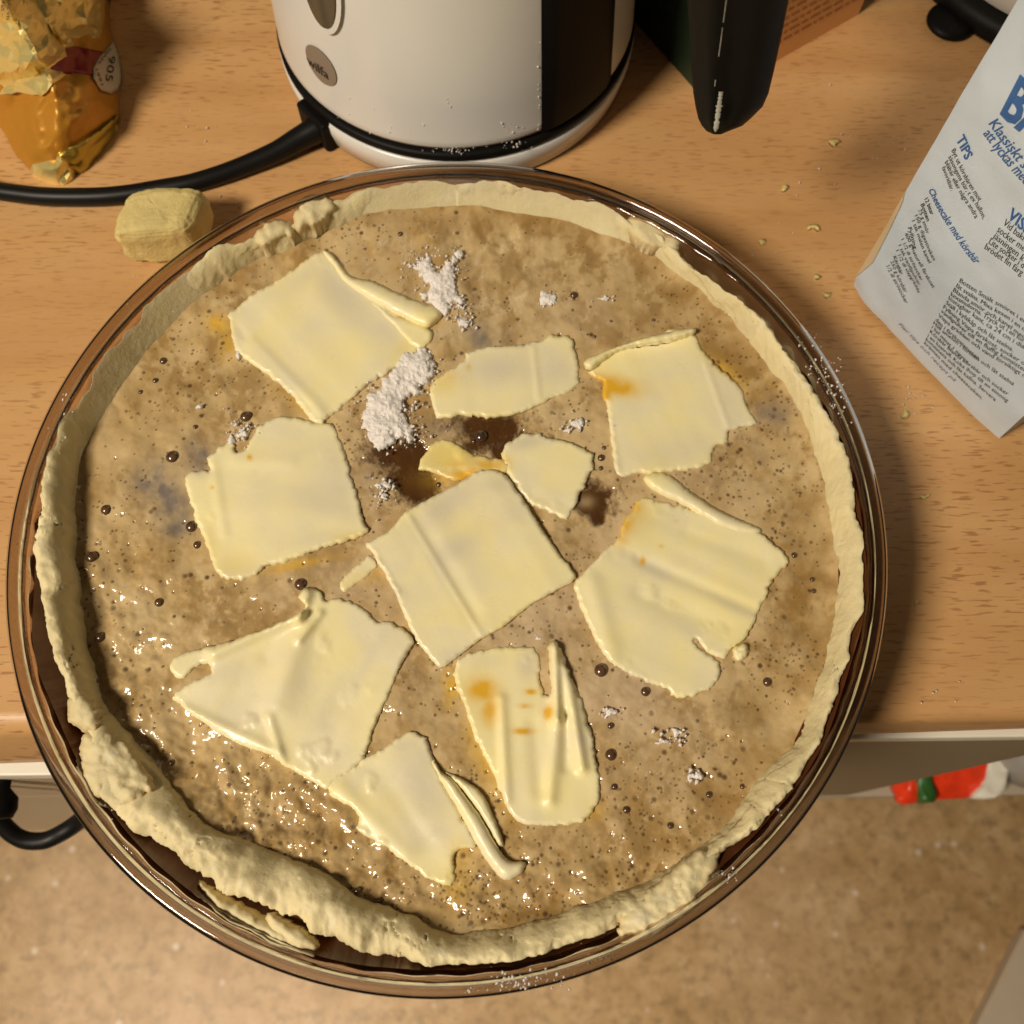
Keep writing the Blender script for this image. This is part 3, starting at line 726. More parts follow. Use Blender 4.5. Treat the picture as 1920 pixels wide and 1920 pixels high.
slice_("upper right butter slice with a turned up top edge and brown stain", [(1097,680),(1110,668),(1160,650),(1210,632),(1260,618),(1297,620),(1312,645),(1338,682),(1370,708),(1390,730),(1405,770),(1420,792),(1395,800),(1366,808),(1365,828),(1338,840),(1332,868),(1290,880),(1230,885),(1190,888),(1165,893),(1150,875),(1148,840),(1140,780),(1130,735),(1132,714),(1110,705)],
  zb, .0017, 60, [(1322,680,1365,800,5,.0004),(1140,790,1155,880,7,.0006)], stn(stain=[(1148,722,42,15,12,1.0),(1135,738,12,14,0,.8)], melt=[(1170,722,60,22,5,.5),(1355,695,40,10,35,.5)], thin=[(1260,850,120,30,-5,.4),(1370,760,30,60,-20,.5)]),
  [([(1095,680),(1115,665),(1165,648),(1220,630),(1297,614),(1298,626),(1250,640),(1190,648),(1150,662),(1122,682),(1105,694)], zb+.0024, .0026, .0018)])
slice_("small butter slice touching the top right corner of the central slice", [(940,858),(945,840),(960,825),(980,815),(1010,813),(1045,826),(1070,830),(1110,852),(1105,890),(1085,930),(1062,972),(1020,955),(990,940),(968,910),(950,885)],
  zb, .0017, 20, [(1000,930,1060,950,14,-.0005)], stn(melt=[(945,868,16,16,0,.8)], thin=[(985,830,40,14,-10,.7),(1040,930,40,14,20,.5)], stain=[(940,868,14,10,0,.4)]), jit=2.6)
slice_("small yellow half melted butter piece above the central slice", [(785,878),(800,845),(818,826),(850,828),(890,853),(935,860),(955,870),(948,886),(905,886),(870,896),(845,901),(820,886)],
  zb-.0001, .0010, 10, (), stn(stain=[(890,893,60,14,-5,.95),(920,872,26,10,0,.8),(860,870,30,6,0,.3)], melt=[(850,855,70,34,0,.8)], base=.25), amp=.0002)
slice_("largest butter slice lying flat and smooth at the centre of the pie", [(760,960),(830,920),(870,900),(890,885),(918,880),(947,890),(970,920),(1000,965),(1030,1010),(1050,1040),(1077,1075),(1070,1092),(1000,1130),(950,1170),(900,1200),(850,1237),(825,1252),(800,1225),(770,1180),(740,1110),(700,1040),(685,1020),(728,997),(748,974)],
  zb+.0011, .0017, 60, [(765,965,905,1195,5,.00035),(785,975,890,1150,16,-.0006),(700,1035,745,1110,5,.0004),(880,1000,930,1060,40,-.0005)],
  stn(thin=[(830,950,70,30,-35,.75),(860,1025,50,24,-25,.6),(930,910,40,16,0,.5),(745,1110,20,16,0,.5),(970,960,30,20,0,.3),(850,1230,30,16,0,.4)], melt=[(910,985,40,20,0,.25)]), jit=1.2, amp=.0003)
slice_("broad ridged butter slice with a torn lower edge at the right of the pie", [(1188,950),(1200,935),(1250,943),(1300,955),(1350,968),(1400,985),(1418,992),(1445,1012),(1477,1047),(1474,1062),(1447,1088),(1440,1112),(1420,1150),(1400,1193),(1372,1215),(1355,1234),(1325,1222),(1312,1205),(1304,1196),(1300,1206),(1320,1222),(1345,1240),(1350,1258),(1330,1292),(1270,1310),(1250,1290),(1215,1280),(1150,1245),(1110,1190),(1080,1110),(1077,1095),(1100,1065),(1142,1026),(1165,1002),(1164,985)],
  zb, .0018, 27, [(1150,1030,1420,1145,12,-.0007),(1200,1110,1350,1180,18,-.0006),(1110,1090,1150,1230,18,.0008),(1290,1000,1430,1050,14,-.0004)],
  stn(melt=[(1190,965,40,40,0,.75),(1160,1005,20,14,0,.6)], stain=[(1170,990,16,30,20,.7),(1188,950,14,14,0,.7),(1205,1052,5,8,0,.8),(1240,1024,4,4,0,.5),(1268,978,4,3,0,.5)], thin=[(1210,1060,60,12,27,.6),(1380,1140,60,10,27,.5),(1290,1180,60,14,27,.4),(1180,1265,40,9,25,.7)]),
  [([(1208,893),(1230,886),(1255,890),(1300,925),(1360,962),(1425,990),(1410,1003),(1345,985),(1285,948),(1240,928),(1213,908)], zb+.0003, .0022, .003)], amp=.0006)
slice_("crumpled butter slice with a pointed left arm and hole at the lower left", [(575,1100),(600,1108),(612,1126),(640,1122),(680,1140),(708,1166),(735,1166),(775,1195),(770,1215),(755,1240),(730,1300),(700,1370),(685,1420),(650,1450),(612,1480),(590,1467),(540,1440),(512,1417),(450,1397),(380,1355),(325,1310),(340,1292),(372,1273),(398,1262),(388,1243),(362,1252),(345,1272),(325,1266),(318,1245),(345,1225),(420,1205),(500,1178),(560,1150),(574,1136),(560,1118)],
  zb, .0018, 115, [(560,1152,400,1225,13,.0024),(575,1115,560,1160,11,.0022),(575,1150,500,1230,16,-.0006),(560,1180,520,1320,30,.0015),(505,1345,530,1425,9,.0009),(690,1210,620,1350,20,-.0003),(350,1330,520,1410,10,.0008),(600,1150,560,1200,8,.0014)],
  stn(thin=[(690,1240,14,110,27,.5),(420,1260,50,24,-20,.4),(450,1340,60,30,20,.4),(565,1290,20,60,10,.35)]), amp=.0005, jit=1.6)
slice_("lowest butter slice, pale, with a long rolled strip at its right", [(615,1470),(640,1450),(690,1420),(750,1382),(768,1370),(800,1384),(810,1410),(822,1450),(850,1500),(880,1555),(893,1588),(862,1592),(850,1612),(853,1640),(845,1660),(790,1640),(740,1600),(690,1570),(668,1552),(673,1530),(652,1510),(622,1495)],
  zb, .0016, 60, [(640,1480,760,1600,18,.0007),(700,1440,800,1580,18,-.0004)], stn(thin=[(790,1470,50,90,-25,.75),(760,1400,34,20,0,.6),(820,1560,34,30,0,.5)], melt=[(860,1600,20,30,0,.7),(850,1640,20,20,0,.5)]),
  [([(798,1395),(815,1425),(828,1448),(850,1462),(868,1485),(900,1530),(930,1582),(952,1612),(985,1617),(975,1640),(945,1650),(918,1622),(890,1578),(860,1520),(828,1468),(812,1435)], zb+.0005, .0026, .0036),
   ([(835,1448),(870,1462),(905,1490),(930,1540),(945,1580),(935,1585),(905,1535),(870,1485)], zb, .0018, .0012)])
slice_("butter slice with standing folds and amber stains at the lower middle", [(855,1240),(900,1220),(950,1212),(1000,1215),(1012,1240),(1010,1272),(1020,1302),(1034,1295),(1030,1250),(1028,1212),(1040,1202),(1056,1222),(1066,1260),(1090,1310),(1107,1370),(1121,1440),(1126,1490),(1107,1530),(1070,1547),(1010,1545),(970,1540),(945,1500),(920,1440),(890,1380),(870,1320),(855,1290)],
  zb, .0017, 85, [(1040,1215,1045,1350,10,.0034),(1045,1350,1032,1500,13,.0014),(1060,1250,1092,1440,11,.0022),(940,1310,950,1500,10,.0010),(1000,1360,1010,1480,14,-.0005),(1062,1340,1062,1440,8,-.0012)],
  stn(stain=[(905,1295,26,22,20,.85),(918,1330,16,30,0,.6),(995,1297,11,5,0,.9),(985,1324,14,4,0,.55),(980,1371,20,6,0,.7),(1028,1335,8,14,10,1.0)], melt=[(890,1300,50,40,0,.5),(1110,1520,20,30,0,.4)], thin=[(990,1245,26,30,0,.7),(920,1240,40,16,0,.3),(1060,1400,14,60,0,.3)]), amp=.0005)
slice_("thin sliver of butter poking out left under the central slice", [(640,1092),(660,1070),(693,1043),(707,1063),(675,1090),(645,1108)], zb-.0002, .0009, 40, (), stn(melt=[(665,1085,40,16,-35,.45)], stain=[(680,1095,30,8,-35,.4)]), amp=.0002)
for pts, lab in (([(1374,1218),(1385,1210),(1398,1206),(1404,1218),(1398,1232),(1384,1238),(1376,1228)], "ragged butter crumb at the torn edge of the right slice"),):
    o = relief("butter_crumb", pts, zb-.001, dome(zb, .0022, .0015, .0006, .2, 3), BUTTER, None, 3, 2.5, stains=stn()); tag(o, lab, "butter crumb")

# ------------------------------------------------------------------ flour clumps
def flour(label, pts, h=.0028, jit=5, step=2.6):
    def top(u, v, d):
        return ZF+.0008+h*.62*np.sqrt(np.clip(d/.0030, 0, 1))*(1+.5*fbm(u, v, .05, 3, 301))+.0013*np.clip(d/.0006, 0, 1)*np.abs(fbm(u, v, .11, 3, 307, .7))
    o = relief("flour_clump", pts, ZF-.0006, top, FLOUR, None, step, jit*1.5, 2)
    tag(o, label, "flour clump", "dry flour clumps on the filling"); return o
flour("big dry flour clump between the large upper left slice and the syrup pool", [(770,655),(800,656),(820,680),(810,700),(796,722),(772,742),(757,760),(765,790),(780,818),(768,830),(742,812),(735,832),(705,838),(690,815),(674,783),(690,765),(692,740),(715,722),(738,690)], .0032)
flour("second largest flour clump with spiky arms near the top of the filling", [(803,530),(786,512),(775,492),(790,490),(803,478),(812,498),(826,508),(838,494),(850,480),(855,500),(848,520),(856,545),(870,560),(862,574),(846,566),(848,582),(832,588),(812,572),(800,552)], .0024, 5)
small = [(1026,562,20,12,"small white flour clump near the top, above the narrow middle slice"),(1132,558,10,5,"tiny flour fleck right of the small clump near the top"),(872,604,12,9,"flour fleck at the lower tip of the spiky clump"),(1084,793,12,10,"small flour clump above the small middle slice and left of the right slice"),(1066,806,7,5,"flour fleck left below the small clump beside the right slice"),
  (719,909,12,9,"small round flour clump left of the central slice"),(720,930,9,6,"flour fleck below the round clump left of the central slice"),(455,812,14,8,"flour clump at the torn corner of the left slice"),(431,826,9,10,"flour fleck left of the torn corner of the left slice"),(1008,1195,8,7,"flour fleck below the central slice"),
  (1143,1335,12,9,"flour clump right of the folded lower slice"),(1268,1374,6,9,"upper fleck of the flour pair at the lower right of the filling"),(1246,1391,12,5,"lower fleck of the flour pair at the lower right of the filling"),(1301,1455,12,9,"roundish flour clump nearest the lower right crust"),(376,762,6,5,"flour fleck right of the bubbles at the left"),(448,664,6,8,"flour fleck at the left corner of the large upper left slice"),
  (862,476,6,9,"flour fleck above the spiky clump"),(795,552,8,6,"flour fleck left of the spiky clump"),(1152,798,5,8,"flour fleck on the left edge of the right slice")]
for i, (u, v, a, b, lab) in enumerate(small):
    rs = np.random.RandomState(700+i); k = 9
    pts = [(u+a*(1+.3*rs.randn())*math.cos(2*math.pi*j/k), v+b*(1+.3*rs.randn())*math.sin(2*math.pi*j/k)) for j in range(k)]
    flour(lab, pts, .0013, 2.5, 2.6)

# fine flour grains scattered over dish rim, counter and filling
def grains(name, spots, seed, size, kind_label=None):
    rs = np.random.RandomState(seed); VV = []; FF = []
    for (u, v, su, sv, n, z) in spots:
        for _ in range(n):
            uu = u+rs.randn()*su; vv_ = v+rs.randn()*sv
            zz = z(uu, vv_) if callable(z) else z
            p = np.array(W(uu, vv_, zz)); s = size*.35*math.exp(rs.uniform(0, 1.7)); b = len(VV)
            for q in ((1, 0, 0), (-.4, .9, 0), (-.5, -.8, 0), (0, 0, 1.1), (.1, 0, -.5)): VV.append(p+np.array(q)*s*rs.uniform(.7, 1.3, 3)+np.array([0, 0, s*.3]))
            FF += [(b, b+1, b+3), (b+1, b+2, b+3), (b+2, b, b+3), (b+1, b, b+4), (b+2, b+1, b+4), (b, b+2, b+4)]
    o = mesh_obj(name, VV, np.array(FF), FLOUR, None, False); tag(o, kind="stuff"); return o
grains("flour_powder", [(790,490,14,12,50,ZF+.0008),(840,500,16,16,60,ZF+.0008),(860,570,12,14,40,ZF+.0008),(870,602,9,9,30,ZF+.0008),(700,760,18,26,60,ZF+.0009),(745,820,30,14,60,ZF+.0009),(800,700,16,22,60,ZF+.0009),(770,770,14,30,40,ZF+.0009),(720,915,9,12,30,ZF+.0009),(448,812,16,14,40,ZF+.0009),(1026,562,14,9,16,ZF+.0008),(1082,797,14,10,24,ZF+.0008),(1143,1335,10,8,16,ZF+.0008),(1262,1385,16,10,24,ZF+.0008),(1301,1455,9,7,14,ZF+.0008)], 77, .00065)
zr = .0447
grains("flour_dust", [(1540,690,18,14,40,zr),(1560,730,14,22,36,zr),(1575,770,10,14,14,zr),(1510,650,14,12,14,zr),(960,1840,20,10,36,zr),(1010,1838,30,12,40,zr),(890,1852,26,6,14,zr),(1120,1790,18,12,30,.040),(1370,1640,10,8,16,zr),(1460,1520,14,10,8,zr),(300,600,60,60,16,.043),(130,800,18,60,12,.044),(205,1540,20,20,8,zr),
   (800,520,34,26,60,ZF+.001),(725,760,40,50,40,ZF+.0012),(860,590,20,14,18,ZF+.001),(720,930,16,22,16,ZF+.001),(440,800,26,22,20,ZF+.001),(1140,560,12,5,8,ZF+.001),
   (1690,760,24,22,40,.0004),(1700,300,40,80,18,.0004),(1560,220,30,60,16,.0004),(1500,420,80,60,20,.0004),(420,390,24,14,16,.0004),(420,330,14,9,8,.0004),(380,240,30,20,10,.0004),(1700,1300,80,40,12,.0004),(1210,1450,16,12,10,.037),(1750,1700,80,90,0,0),(860,285,20,4,12,.022),(960,270,30,6,12,.024)], 9, .00042)

# ------------------------------------------------------------------ things on the counter
def crumb(label, u, v, r, mat=DOUGHY):
    k = 8; rs = np.random.RandomState(int(u))
    pts = [(u+r*(1+.3*rs.randn())*math.cos(2*math.pi*j/k), v+r*.75*(1+.3*rs.randn())*math.sin(2*math.pi*j/k)) for j in range(k)]
    o = relief("dough_crumb", pts, 0, dome(.0002, .0022, .0014, .0005, .2, int(u) % 9), mat, None, 2.8, 1.5, stains={"dough_dark": lambda u, v, d: 0*u})
    tag(o, label, "dough crumb", "dough crumbs on the counter")
for (u, v, r, lab) in [(1525,426,11,"largest dough crumb on the counter between dish rim and sugar bag"),(1472,350,9,"dough crumb at the left end of the handle's shadow"),(1429,452,8,"dough crumb nearest the glass rim at the upper right"),(1530,519,9,"dough crumb left of the sugar bag's lower corner"),(1551,553,8,"dough crumb just below the one beside the bag corner"),
  (1565,265,9,"dough crumb inside the dark handle shadow"),(1735,930,8,"round dough crumb alone right of the dish"),(1699,778,12,"ragged dough crumb amid flour below the sugar bag"),(1720,1130,6,"small crumb on the counter right of the dish near the edge")]:
    crumb(lab, u, v, r)
N1, N2 = 90, 60; V = []
for i in range(N2+1):
    ph = -math.pi/2+math.pi*i/N2
    for j in range(N1):
        a = 2*math.pi*j/N1; f_ = lambda q, e: math.copysign(abs(q)**e, q)
        V.append((f_(math.cos(ph), .36)*f_(math.cos(a), .40), f_(math.cos(ph), .36)*f_(math.sin(a), .40), f_(math.sin(ph), .42)))
V = np.array(V); q = 0
for k, (i_, j_) in enumerate(((0, 1), (1, 2), (2, 0))): q = q+.085*fbm(V[:, i_]*1.0, V[:, j_]*1.0, 1.4, 6, 401+k, .66)
V = V*np.array([.0172, .0112, .0118])*(1+q[:, None])
V[:, 0] += V[:, 1]*.25; V[:, 1] += V[:, 0]*.10; V[:, 2] += .0125
Fc = np.array([(i*N1+j, i*N1+(j+1) % N1, (i+1)*N1+(j+1) % N1, (i+1)*N1+j) for i in range(N2) for j in range(N1)])
o = mesh_obj("dough_ball", V, Fc, DOUGHY); o.location = (-.1475, .2580, 0.0002); attr(o, "dough_dark", np.zeros(len(V)))
tag(o, "squarish lump of leftover yellow dough on the counter left of the dish", "dough lump")

# kettle ------------------------------------------------------------
KX, KY = -.0258, .3695
kb = thing("kettle_base", "white and black kettle base with its power cord on the counter", "kettle base")
lathe("base_ring", [(.05, .0008), (.0785, .0008), (.0805, .002), (.0822, .010), (.0825, .0150), (.0815, .0160), (.06, .0162)], KX, KY, WHITE, kb, 160)
lathe("black_gap", [(.05, .0164), (.0805, .0164), (.0822, .0175), (.0822, .0205), (.0805, .0212), (.05, .0212)], KX, KY, BLACK, kb, 120)
lathe("foot", [(.05, .0), (.0795, .0), (.0800, .0014), (.05, .0014)], KX, KY, BLACK, kb, 120)
cz = .0065
cord = [(640, 225, .0085), (600, 240, .0085), (562, 260, .0070), (520, 284, .0055), (470, 306, .0045), (420, 325, .0042), (360, 343, .0042), (300, 354, .0042), (240, 364, .0042), (180, 369, .0042), (100, 369, .0042), (40, 364, .0042), (-30, 352, .0042), (-150, 315, .0042)]
pts = [tuple(Wv(u, v, z)) for u, v, z in cord]
tube("power_cord", pts, [.0062, .0060, .0052, .0046, .0043, .0041]+[.0040]*8, RUBBER, kb, 20)
pw = Wv(600, 232, .008); dv = (Vector((pw.x-KX, pw.y-KY, 0))).normalized()
az = math.atan2(dv.y, dv.x)
box("cord_outlet", -.004, .006, -.010, .010, .0005, .0163, BLACK, kb, .0015)
o = [x for x in kb.children if x.name.startswith("cord_outlet")][0]; o.location = (KX+.0795*dv.x, KY+.0795*dv.y, 0); o.rotation_euler.z = az

KR0, KR1, KZ0, KZ1 = .0812, .0660, .0216, .235
def KR(z): return KR0+(KR1-KR0)*(np.clip((z-KZ0)/(KZ1-KZ0), 0, 1))**1.15
kt = thing("electric_kettle", "white electric kettle with black handle standing behind the pie dish", "kettle")
pr = [(.05, KZ0), (KR0-.0035, KZ0), (KR0-.0012, KZ0+.001), (KR0, KZ0+.0035)]+[(float(KR(z)), z) for z in np.linspace(KZ0+.006, KZ1, 24)]+[(KR1-.004, KZ1+.004), (.03, KZ1+.008), (0, KZ1+.009)]
lathe("body", pr, KX, KY, WHITE, kt, 200)
def hit(u, v):
    d = ray(u, v); lo = None
    for i in range(4000):
        t = .15+i*.0002; p = CAM+d*t
        if math.hypot(p.x-KX, p.y-KY) < float(KR(p.z)) and p.z > KZ0-.001 and p.z < KZ1: return math.atan2(p.y-KY, p.x-KX), p.z
    return None
def on_kettle(name, verts2, faces, a0, z0, off, mat, parent):
    """verts2: (along, up) in metres on the curved wall around azimuth a0 and height z0"""
    V = []
    for x, y in verts2:
        z = z0+y; r = float(KR(z))+off; a = a0+x/r
        V.append((KX+r*math.cos(a), KY+r*math.sin(a), z))
    return mesh_obj(name, V, faces, mat, parent)
def disc(r1, r2, n=40, rings=4):
    v = [(0, 0)]; f = []
    for k in range(1, rings+1):
        for j in range(n): v.append((r1*k/rings*math.cos(2*math.pi*j/n), r2*k/rings*math.sin(2*math.pi*j/n)))
    for j in range(n):
        f.append((0, 1+j, 1+(j+1) % n))
        for k in range(rings-1):
            f.append((1+k*n+j, 1+(k+1)*n+j, 1+(k+1)*n+(j+1) % n, 1+k*n+(j+1) % n))
    return v, f
h1 = hit(602, 122)
if h1:
    v, f = disc(.0088, .0088); on_kettle("badge", v, f, h1[0], h1[1], .0005, GREY, kt)
    badge = [x for x in kt.children if x.name.startswith("badge")][0]
    co, fs = text_mesh("wilfa", .0066, 0, .00008)
    if len(co):
        co[:, 0] -= co[:, 0].mean(); co[:, 1] -= .0042
        on_kettle("badge_lettering", co[:, :2]*np.array([1.05, 1]), fs, h1[0], h1[1], .0008, DARK, badge)
h2 = hit(606, 2)
if h2:
    z2 = h2[1]+.004
    v, f = disc(.0105, .023); on_kettle("window_frame", v, f, h2[0], z2+.006, .0016, WHITE, kt)
    v, f = disc(.0082, .020); on_kettle("water_window", v, f, h2[0], z2+.006, .0022, simple("smoked_window", (.10, .08, .05), .12), kt)
    co, fs = text_mesh("MIN", .0034)
for (u, v) in ((1014, 60),): a_l = hit(u, v)[0]
a_r = hit(1149, 60)[0]
zs = np.linspace(KZ0+.002, KZ1-.002, 30); NAz = 24; V = []; 
for z in zs:
    for k in range(NAz+1):
        t = k/NAz; e = .0016*min(1, t*8, (1-t)*8)
        bottom = min(1, (z-KZ0)/.004)
        a = a_l+(a_r-a_l)*t; r = float(KR(z))+.0004+e*bottom
        V.append((KX+r*math.cos(a), KY+r*math.sin(a), z))
Fc = np.array([(i*(NAz+1)+j, i*(NAz+1)+j+1, (i+1)*(NAz+1)+j+1, (i+1)*(NAz+1)+j) for i in range(len(zs)-1) for j in range(NAz)])
mesh_obj("spine", V, Fc, BLACK, kt)
VV = []; FF = []; rsk = np.random.RandomState(8)
for (u, v, su, sv, k_) in ((845, 279, 22, 2.2, 22), (975, 268, 26, 3, 14), (955, 236, 10, 5, 10), (700, 246, 40, 6, 10), (840, 188, 4, 6, 5), (640, 222, 20, 12, 6), (1010, 180, 2, 60, 10)):
    for _ in range(k_):
        h_ = hit(u+rsk.randn()*su, v+rsk.randn()*sv)
        if not h_: continue
        r_ = float(KR(h_[1]))+.0002; p_ = np.array([KX+r_*math.cos(h_[0]), KY+r_*math.sin(h_[0]), h_[1]]); b_ = len(VV); sz = .0004*rsk.uniform(.5, 1.6)
        for q in ((1, 0, 0), (-.4, .9, 0), (-.5, -.8, 0), (0, 0, 1.1), (.1, 0, -.5)): VV.append(p_+np.array(q)*sz*rsk.uniform(.7, 1.3, 3))
        FF += [(b_, b_+1, b_+3), (b_+1, b_+2, b_+3), (b_+2, b_, b_+3), (b_+1, b_, b_+4), (b_+2, b_+1, b_+4), (b_, b_+2, b_+4)]
o = mesh_obj("flour_specks", VV, np.array(FF), FLOUR, kt, False); o["kind"] = "stuff"
# handle: lofted sections, from its free lower tip up and over to the spine
sec = [ (252, 1338, 1352, .100, .3), (246, 1325, 1366, .101, .6), (236, 1316, 1392, .103, .85), (222, 1309, 1408, .105, 1), (200, 1304, 1430, .109, 1), (175, 1300, 1441, .114, 1), (130, 1296, 1452, .123, 1), (70, 1293, 1465, .136, 1), (0, 1289, 1479, .150, 1), (-80, 1280, 1500, .168, 1), (-170, 1262, 1515, .190, 1), (-260, 1225, 1500, .208, 1)]
V = []; NS = 28
for (v, ul, ur, z, s) in sec:
    Lp = Wv(ul, v, z); Rp = Wv(ur, v, z); C = (Lp+Rp)/2; half = (Rp-Lp)/2
    back = (C-CAM).normalized()
    for k in range(NS):
        a = 2*math.pi*k/NS; cx_ = math.cos(a); sy = math.sin(a)
        ridge = .0035*math.exp(-((cx_+.42)/.22)**2)-.0022*math.exp(-((cx_+.12)/.2)**2) if sy < 0 else 0
        dep = (math.copysign(abs(sy)**.8, sy)*.011-ridge)*s
        V.append(C+half*math.copysign(abs(cx_)**.85, cx_)+back*dep)
m = len(sec)
# last sections: run to the kettle wall
C = sum((V[(m-1)*NS+k] for k in range(NS)), Vector())/NS
am = (a_l+a_r)/2
for q, tz in ((.35, .222), (.7, .228), (1.0, .228)):
    tgt = Vector((KX+(KR1-.004)*math.cos(am), KY+(KR1-.004)*math.sin(am), tz))
    for k in range(NS):
        off = V[(len(sec)-1)*NS+k]-C
        V.append(C.lerp(tgt, q)+Vector((off.x*.6, off.y*.6, off.z*.5+off.y*.8)))
m += 3
Fc = [(i*NS+k, (i+1)*NS+k, (i+1)*NS+(k+1) % NS, i*NS+(k+1) % NS) for i in range(m-1) for k in range(NS)]+[tuple(range(NS)), tuple(range(m*NS-1, (m-1)*NS-1, -1))]
hd = mesh_obj("handle", [tuple(p) for p in V], Fc, BLACK, kt)
# worn pale streak on the tip of the handle and along its seam
def on_handle(name, rows, mat):
    VV = []; 
    for (v, u0, u1, z) in rows:
        for u in (u0, (u0+u1)/2, u1):
            p = Wv(u, v, z); VV.append(p-(p-CAM).normalized()*(.0152 if u == (u0+u1)/2 else .0146))
    FF = [(i*3+j, i*3+j+1, i*3+3+j+1, i*3+3+j) for i in range(len(rows)-1) for j in range(2)]
    return mesh_obj(name, [tuple(p) for p in VV], FF, mat, hd)

zsec = lambda v: float(np.interp(v, [p[0] for p in sec][::-1], [p[3] for p in sec][::-1]))
CHALK = simple("pale_residue", (.42, .40, .33), .85, var=.5, nscale=400)
rsx = np.random.RandomState(12)
rows = []
for v in range(172, 250, 3):
    c_ = 1352-(v-172)*.14; hw = 4.2+2.2*rsx.randn()*.5
    rows.append((v, c_-hw, c_+hw, zsec(v)))
on_handle("flour_smear", rows, CHALK)
for v0, v1 in ((0, 44), (52, 112), (150, 166)):
    rows = [(v, 1362-v*.135-.9, 1362-v*.135+.9+.4*rsx.rand(), zsec(v)) for v in range(v0, v1, 6)]
    if len(rows) > 1: on_handle("seam", rows, CHALK)

# sugar bag ----------------------------------------------------------
bag = thing("sugar_bag", "white paper sugar bag with blue and black Swedish recipe print, right of the dish", "sugar bag")
BLc = Wv(1592, 540, .003); BRc = Wv(1868, 826, .003)
best = None
for z in np.arange(.10, .24, .001):
    p = Wv(1885, 0, z); d = math.hypot(p.x-BLc.x-.004, p.y-BLc.y)
    if best is None or d < best[0]: best = (d, z, p)
TLc = best[2]
e1 = (BRc-BLc); Wd = e1.length; e1.normalize(); e2 = (TLc-BLc); Hd = e2.length; e2.normalize()
e2 = (e2-e1*e2.dot(e1)).normalized(); e3 = e1.cross(e2)
if e3.dot(CAM-BLc) < 0: e3 = -e3
def bagpt(a, b, off=0):
    """point on the bulging front face; a along the bottom edge, b upward (metres)"""
    q = max(0, min(1, a/Wd)); r = max(0, min(1, b/Hd))
    bul = .0050*math.sin(math.pi*q)**.7*(.35+.65*min(1, r*3))
    cr = .0016*float(fbm(np.array([a*1000]), np.array([b*1000]), .035, 3, 501, .55)[0])
    corner = -.002*math.exp(-((a/.006)**2+(b/.008)**2))-.001*math.exp(-b/.004)
    return BLc+e1*a+e2*b+e3*(bul+cr+corner+off)
def bag_uv(u, v):
    d = ray(u, v); t = (BLc+e3*.004-CAM).dot(e3)/d.dot(e3); p = CAM+d*t-BLc
    return p.dot(e1), p.dot(e2)
NA_, NB_ = 40, 70; V = []
for j in range(NB_+1):
    for i in range(NA_+1): V.append(tuple(bagpt(Wd*i/NA_, Hd*1.15*j/NB_)))
Fc = [(j*(NA_+1)+i, j*(NA_+1)+i+1, (j+1)*(NA_+1)+i+1, (j+1)*(NA_+1)+i) for j in range(NB_) for i in range(NA_)]
mesh_obj("front_panel", V, Fc, PAPER, bag)
D = .062
def side(name, a, mat, flip, out):
    V = []
    for j in range(NB_+1):
        b = Hd*1.15*j/NB_; p = bagpt(a, b)
        for k in range(13):
            s = k/12; g_ = .010*math.sin(math.pi*s)*min(1, b/.03+.2)
            V.append(tuple(p-e3*(D*s)-e1*(out*-g_*.4)))
    Fc = [(j*13+k, j*13+k+1, (j+1)*13+k+1, (j+1)*13+k) for j in range(NB_) for k in range(12)]
    return mesh_obj(name, V, Fc, mat, bag)
side("side_panel", 0, PAPER, False, -1); side("side_panel", Wd, PAPER, True, 1)
V = [tuple(bagpt(a, b)-e3*D) for (a, b) in ((0, 0), (Wd, 0), (Wd, Hd*1.15), (0, Hd*1.15))]
mesh_obj("back_panel", V, [(0, 3, 2, 1)], PAPER, bag, False)
V = [tuple(bagpt(0, .0)), tuple(bagpt(Wd, .0)), tuple(bagpt(Wd, 0)-e3*D), tuple(bagpt(0, 0)-e3*D)]
mesh_obj("bottom_panel", V, [(0, 1, 2, 3)], PAPER, bag, False)
V = [tuple(bagpt(0, Hd*1.15)), tuple(bagpt(Wd, Hd*1.15)), tuple(bagpt(Wd, Hd*1.15)-e3*D), tuple(bagpt(0, Hd*1.15)-e3*D)]
mesh_obj("top_fold", V, [(0, 1, 2, 3)], PAPER, bag, False)
def patch(name, px, mat, off=.0005, n=10):
    """flat print on the front face; px = outline in the photo, triangulated as strip between two sides"""
    A, B = px; V = []
    for k in range(n+1):
        t = k/n
        for S in (A, B):
            S = np.array(S, float); q = t*(len(S)-1); i = min(int(q), len(S)-2); f_ = q-i
            u, v = S[i]*(1-f_)+S[i+1]*f_
            a, b = bag_uv(u, v); V.append((max(0.0002, a), max(0, b)))
    VV = []
    for k in range(n+1):
        (a0, b0), (a1, b1) = V[2*k], V[2*k+1]
        for j in range(5): VV.append(tuple(bagpt(a0+(a1-a0)*j/4, b0+(b1-b0)*j/4, off)))
    FF = [(k*5+j, k*5+j+1, k*5+6+j, k*5+5+j) for k in range(n) for j in range(4)]
    return mesh_obj(name, VV, FF, mat, bag)
patch("cream_print", ([(1683,352),(1650,408),(1615,470),(1590,525)], [(1684,354),(1680,388),(1655,440),(1625,500)]), CREAM)
patch("blue_edge_line", ([(1878,12),(1790,160),(1727,262),(1688,345)], [(1881,12),(1793,161),(1730,263),(1690,346)]), BLUE)
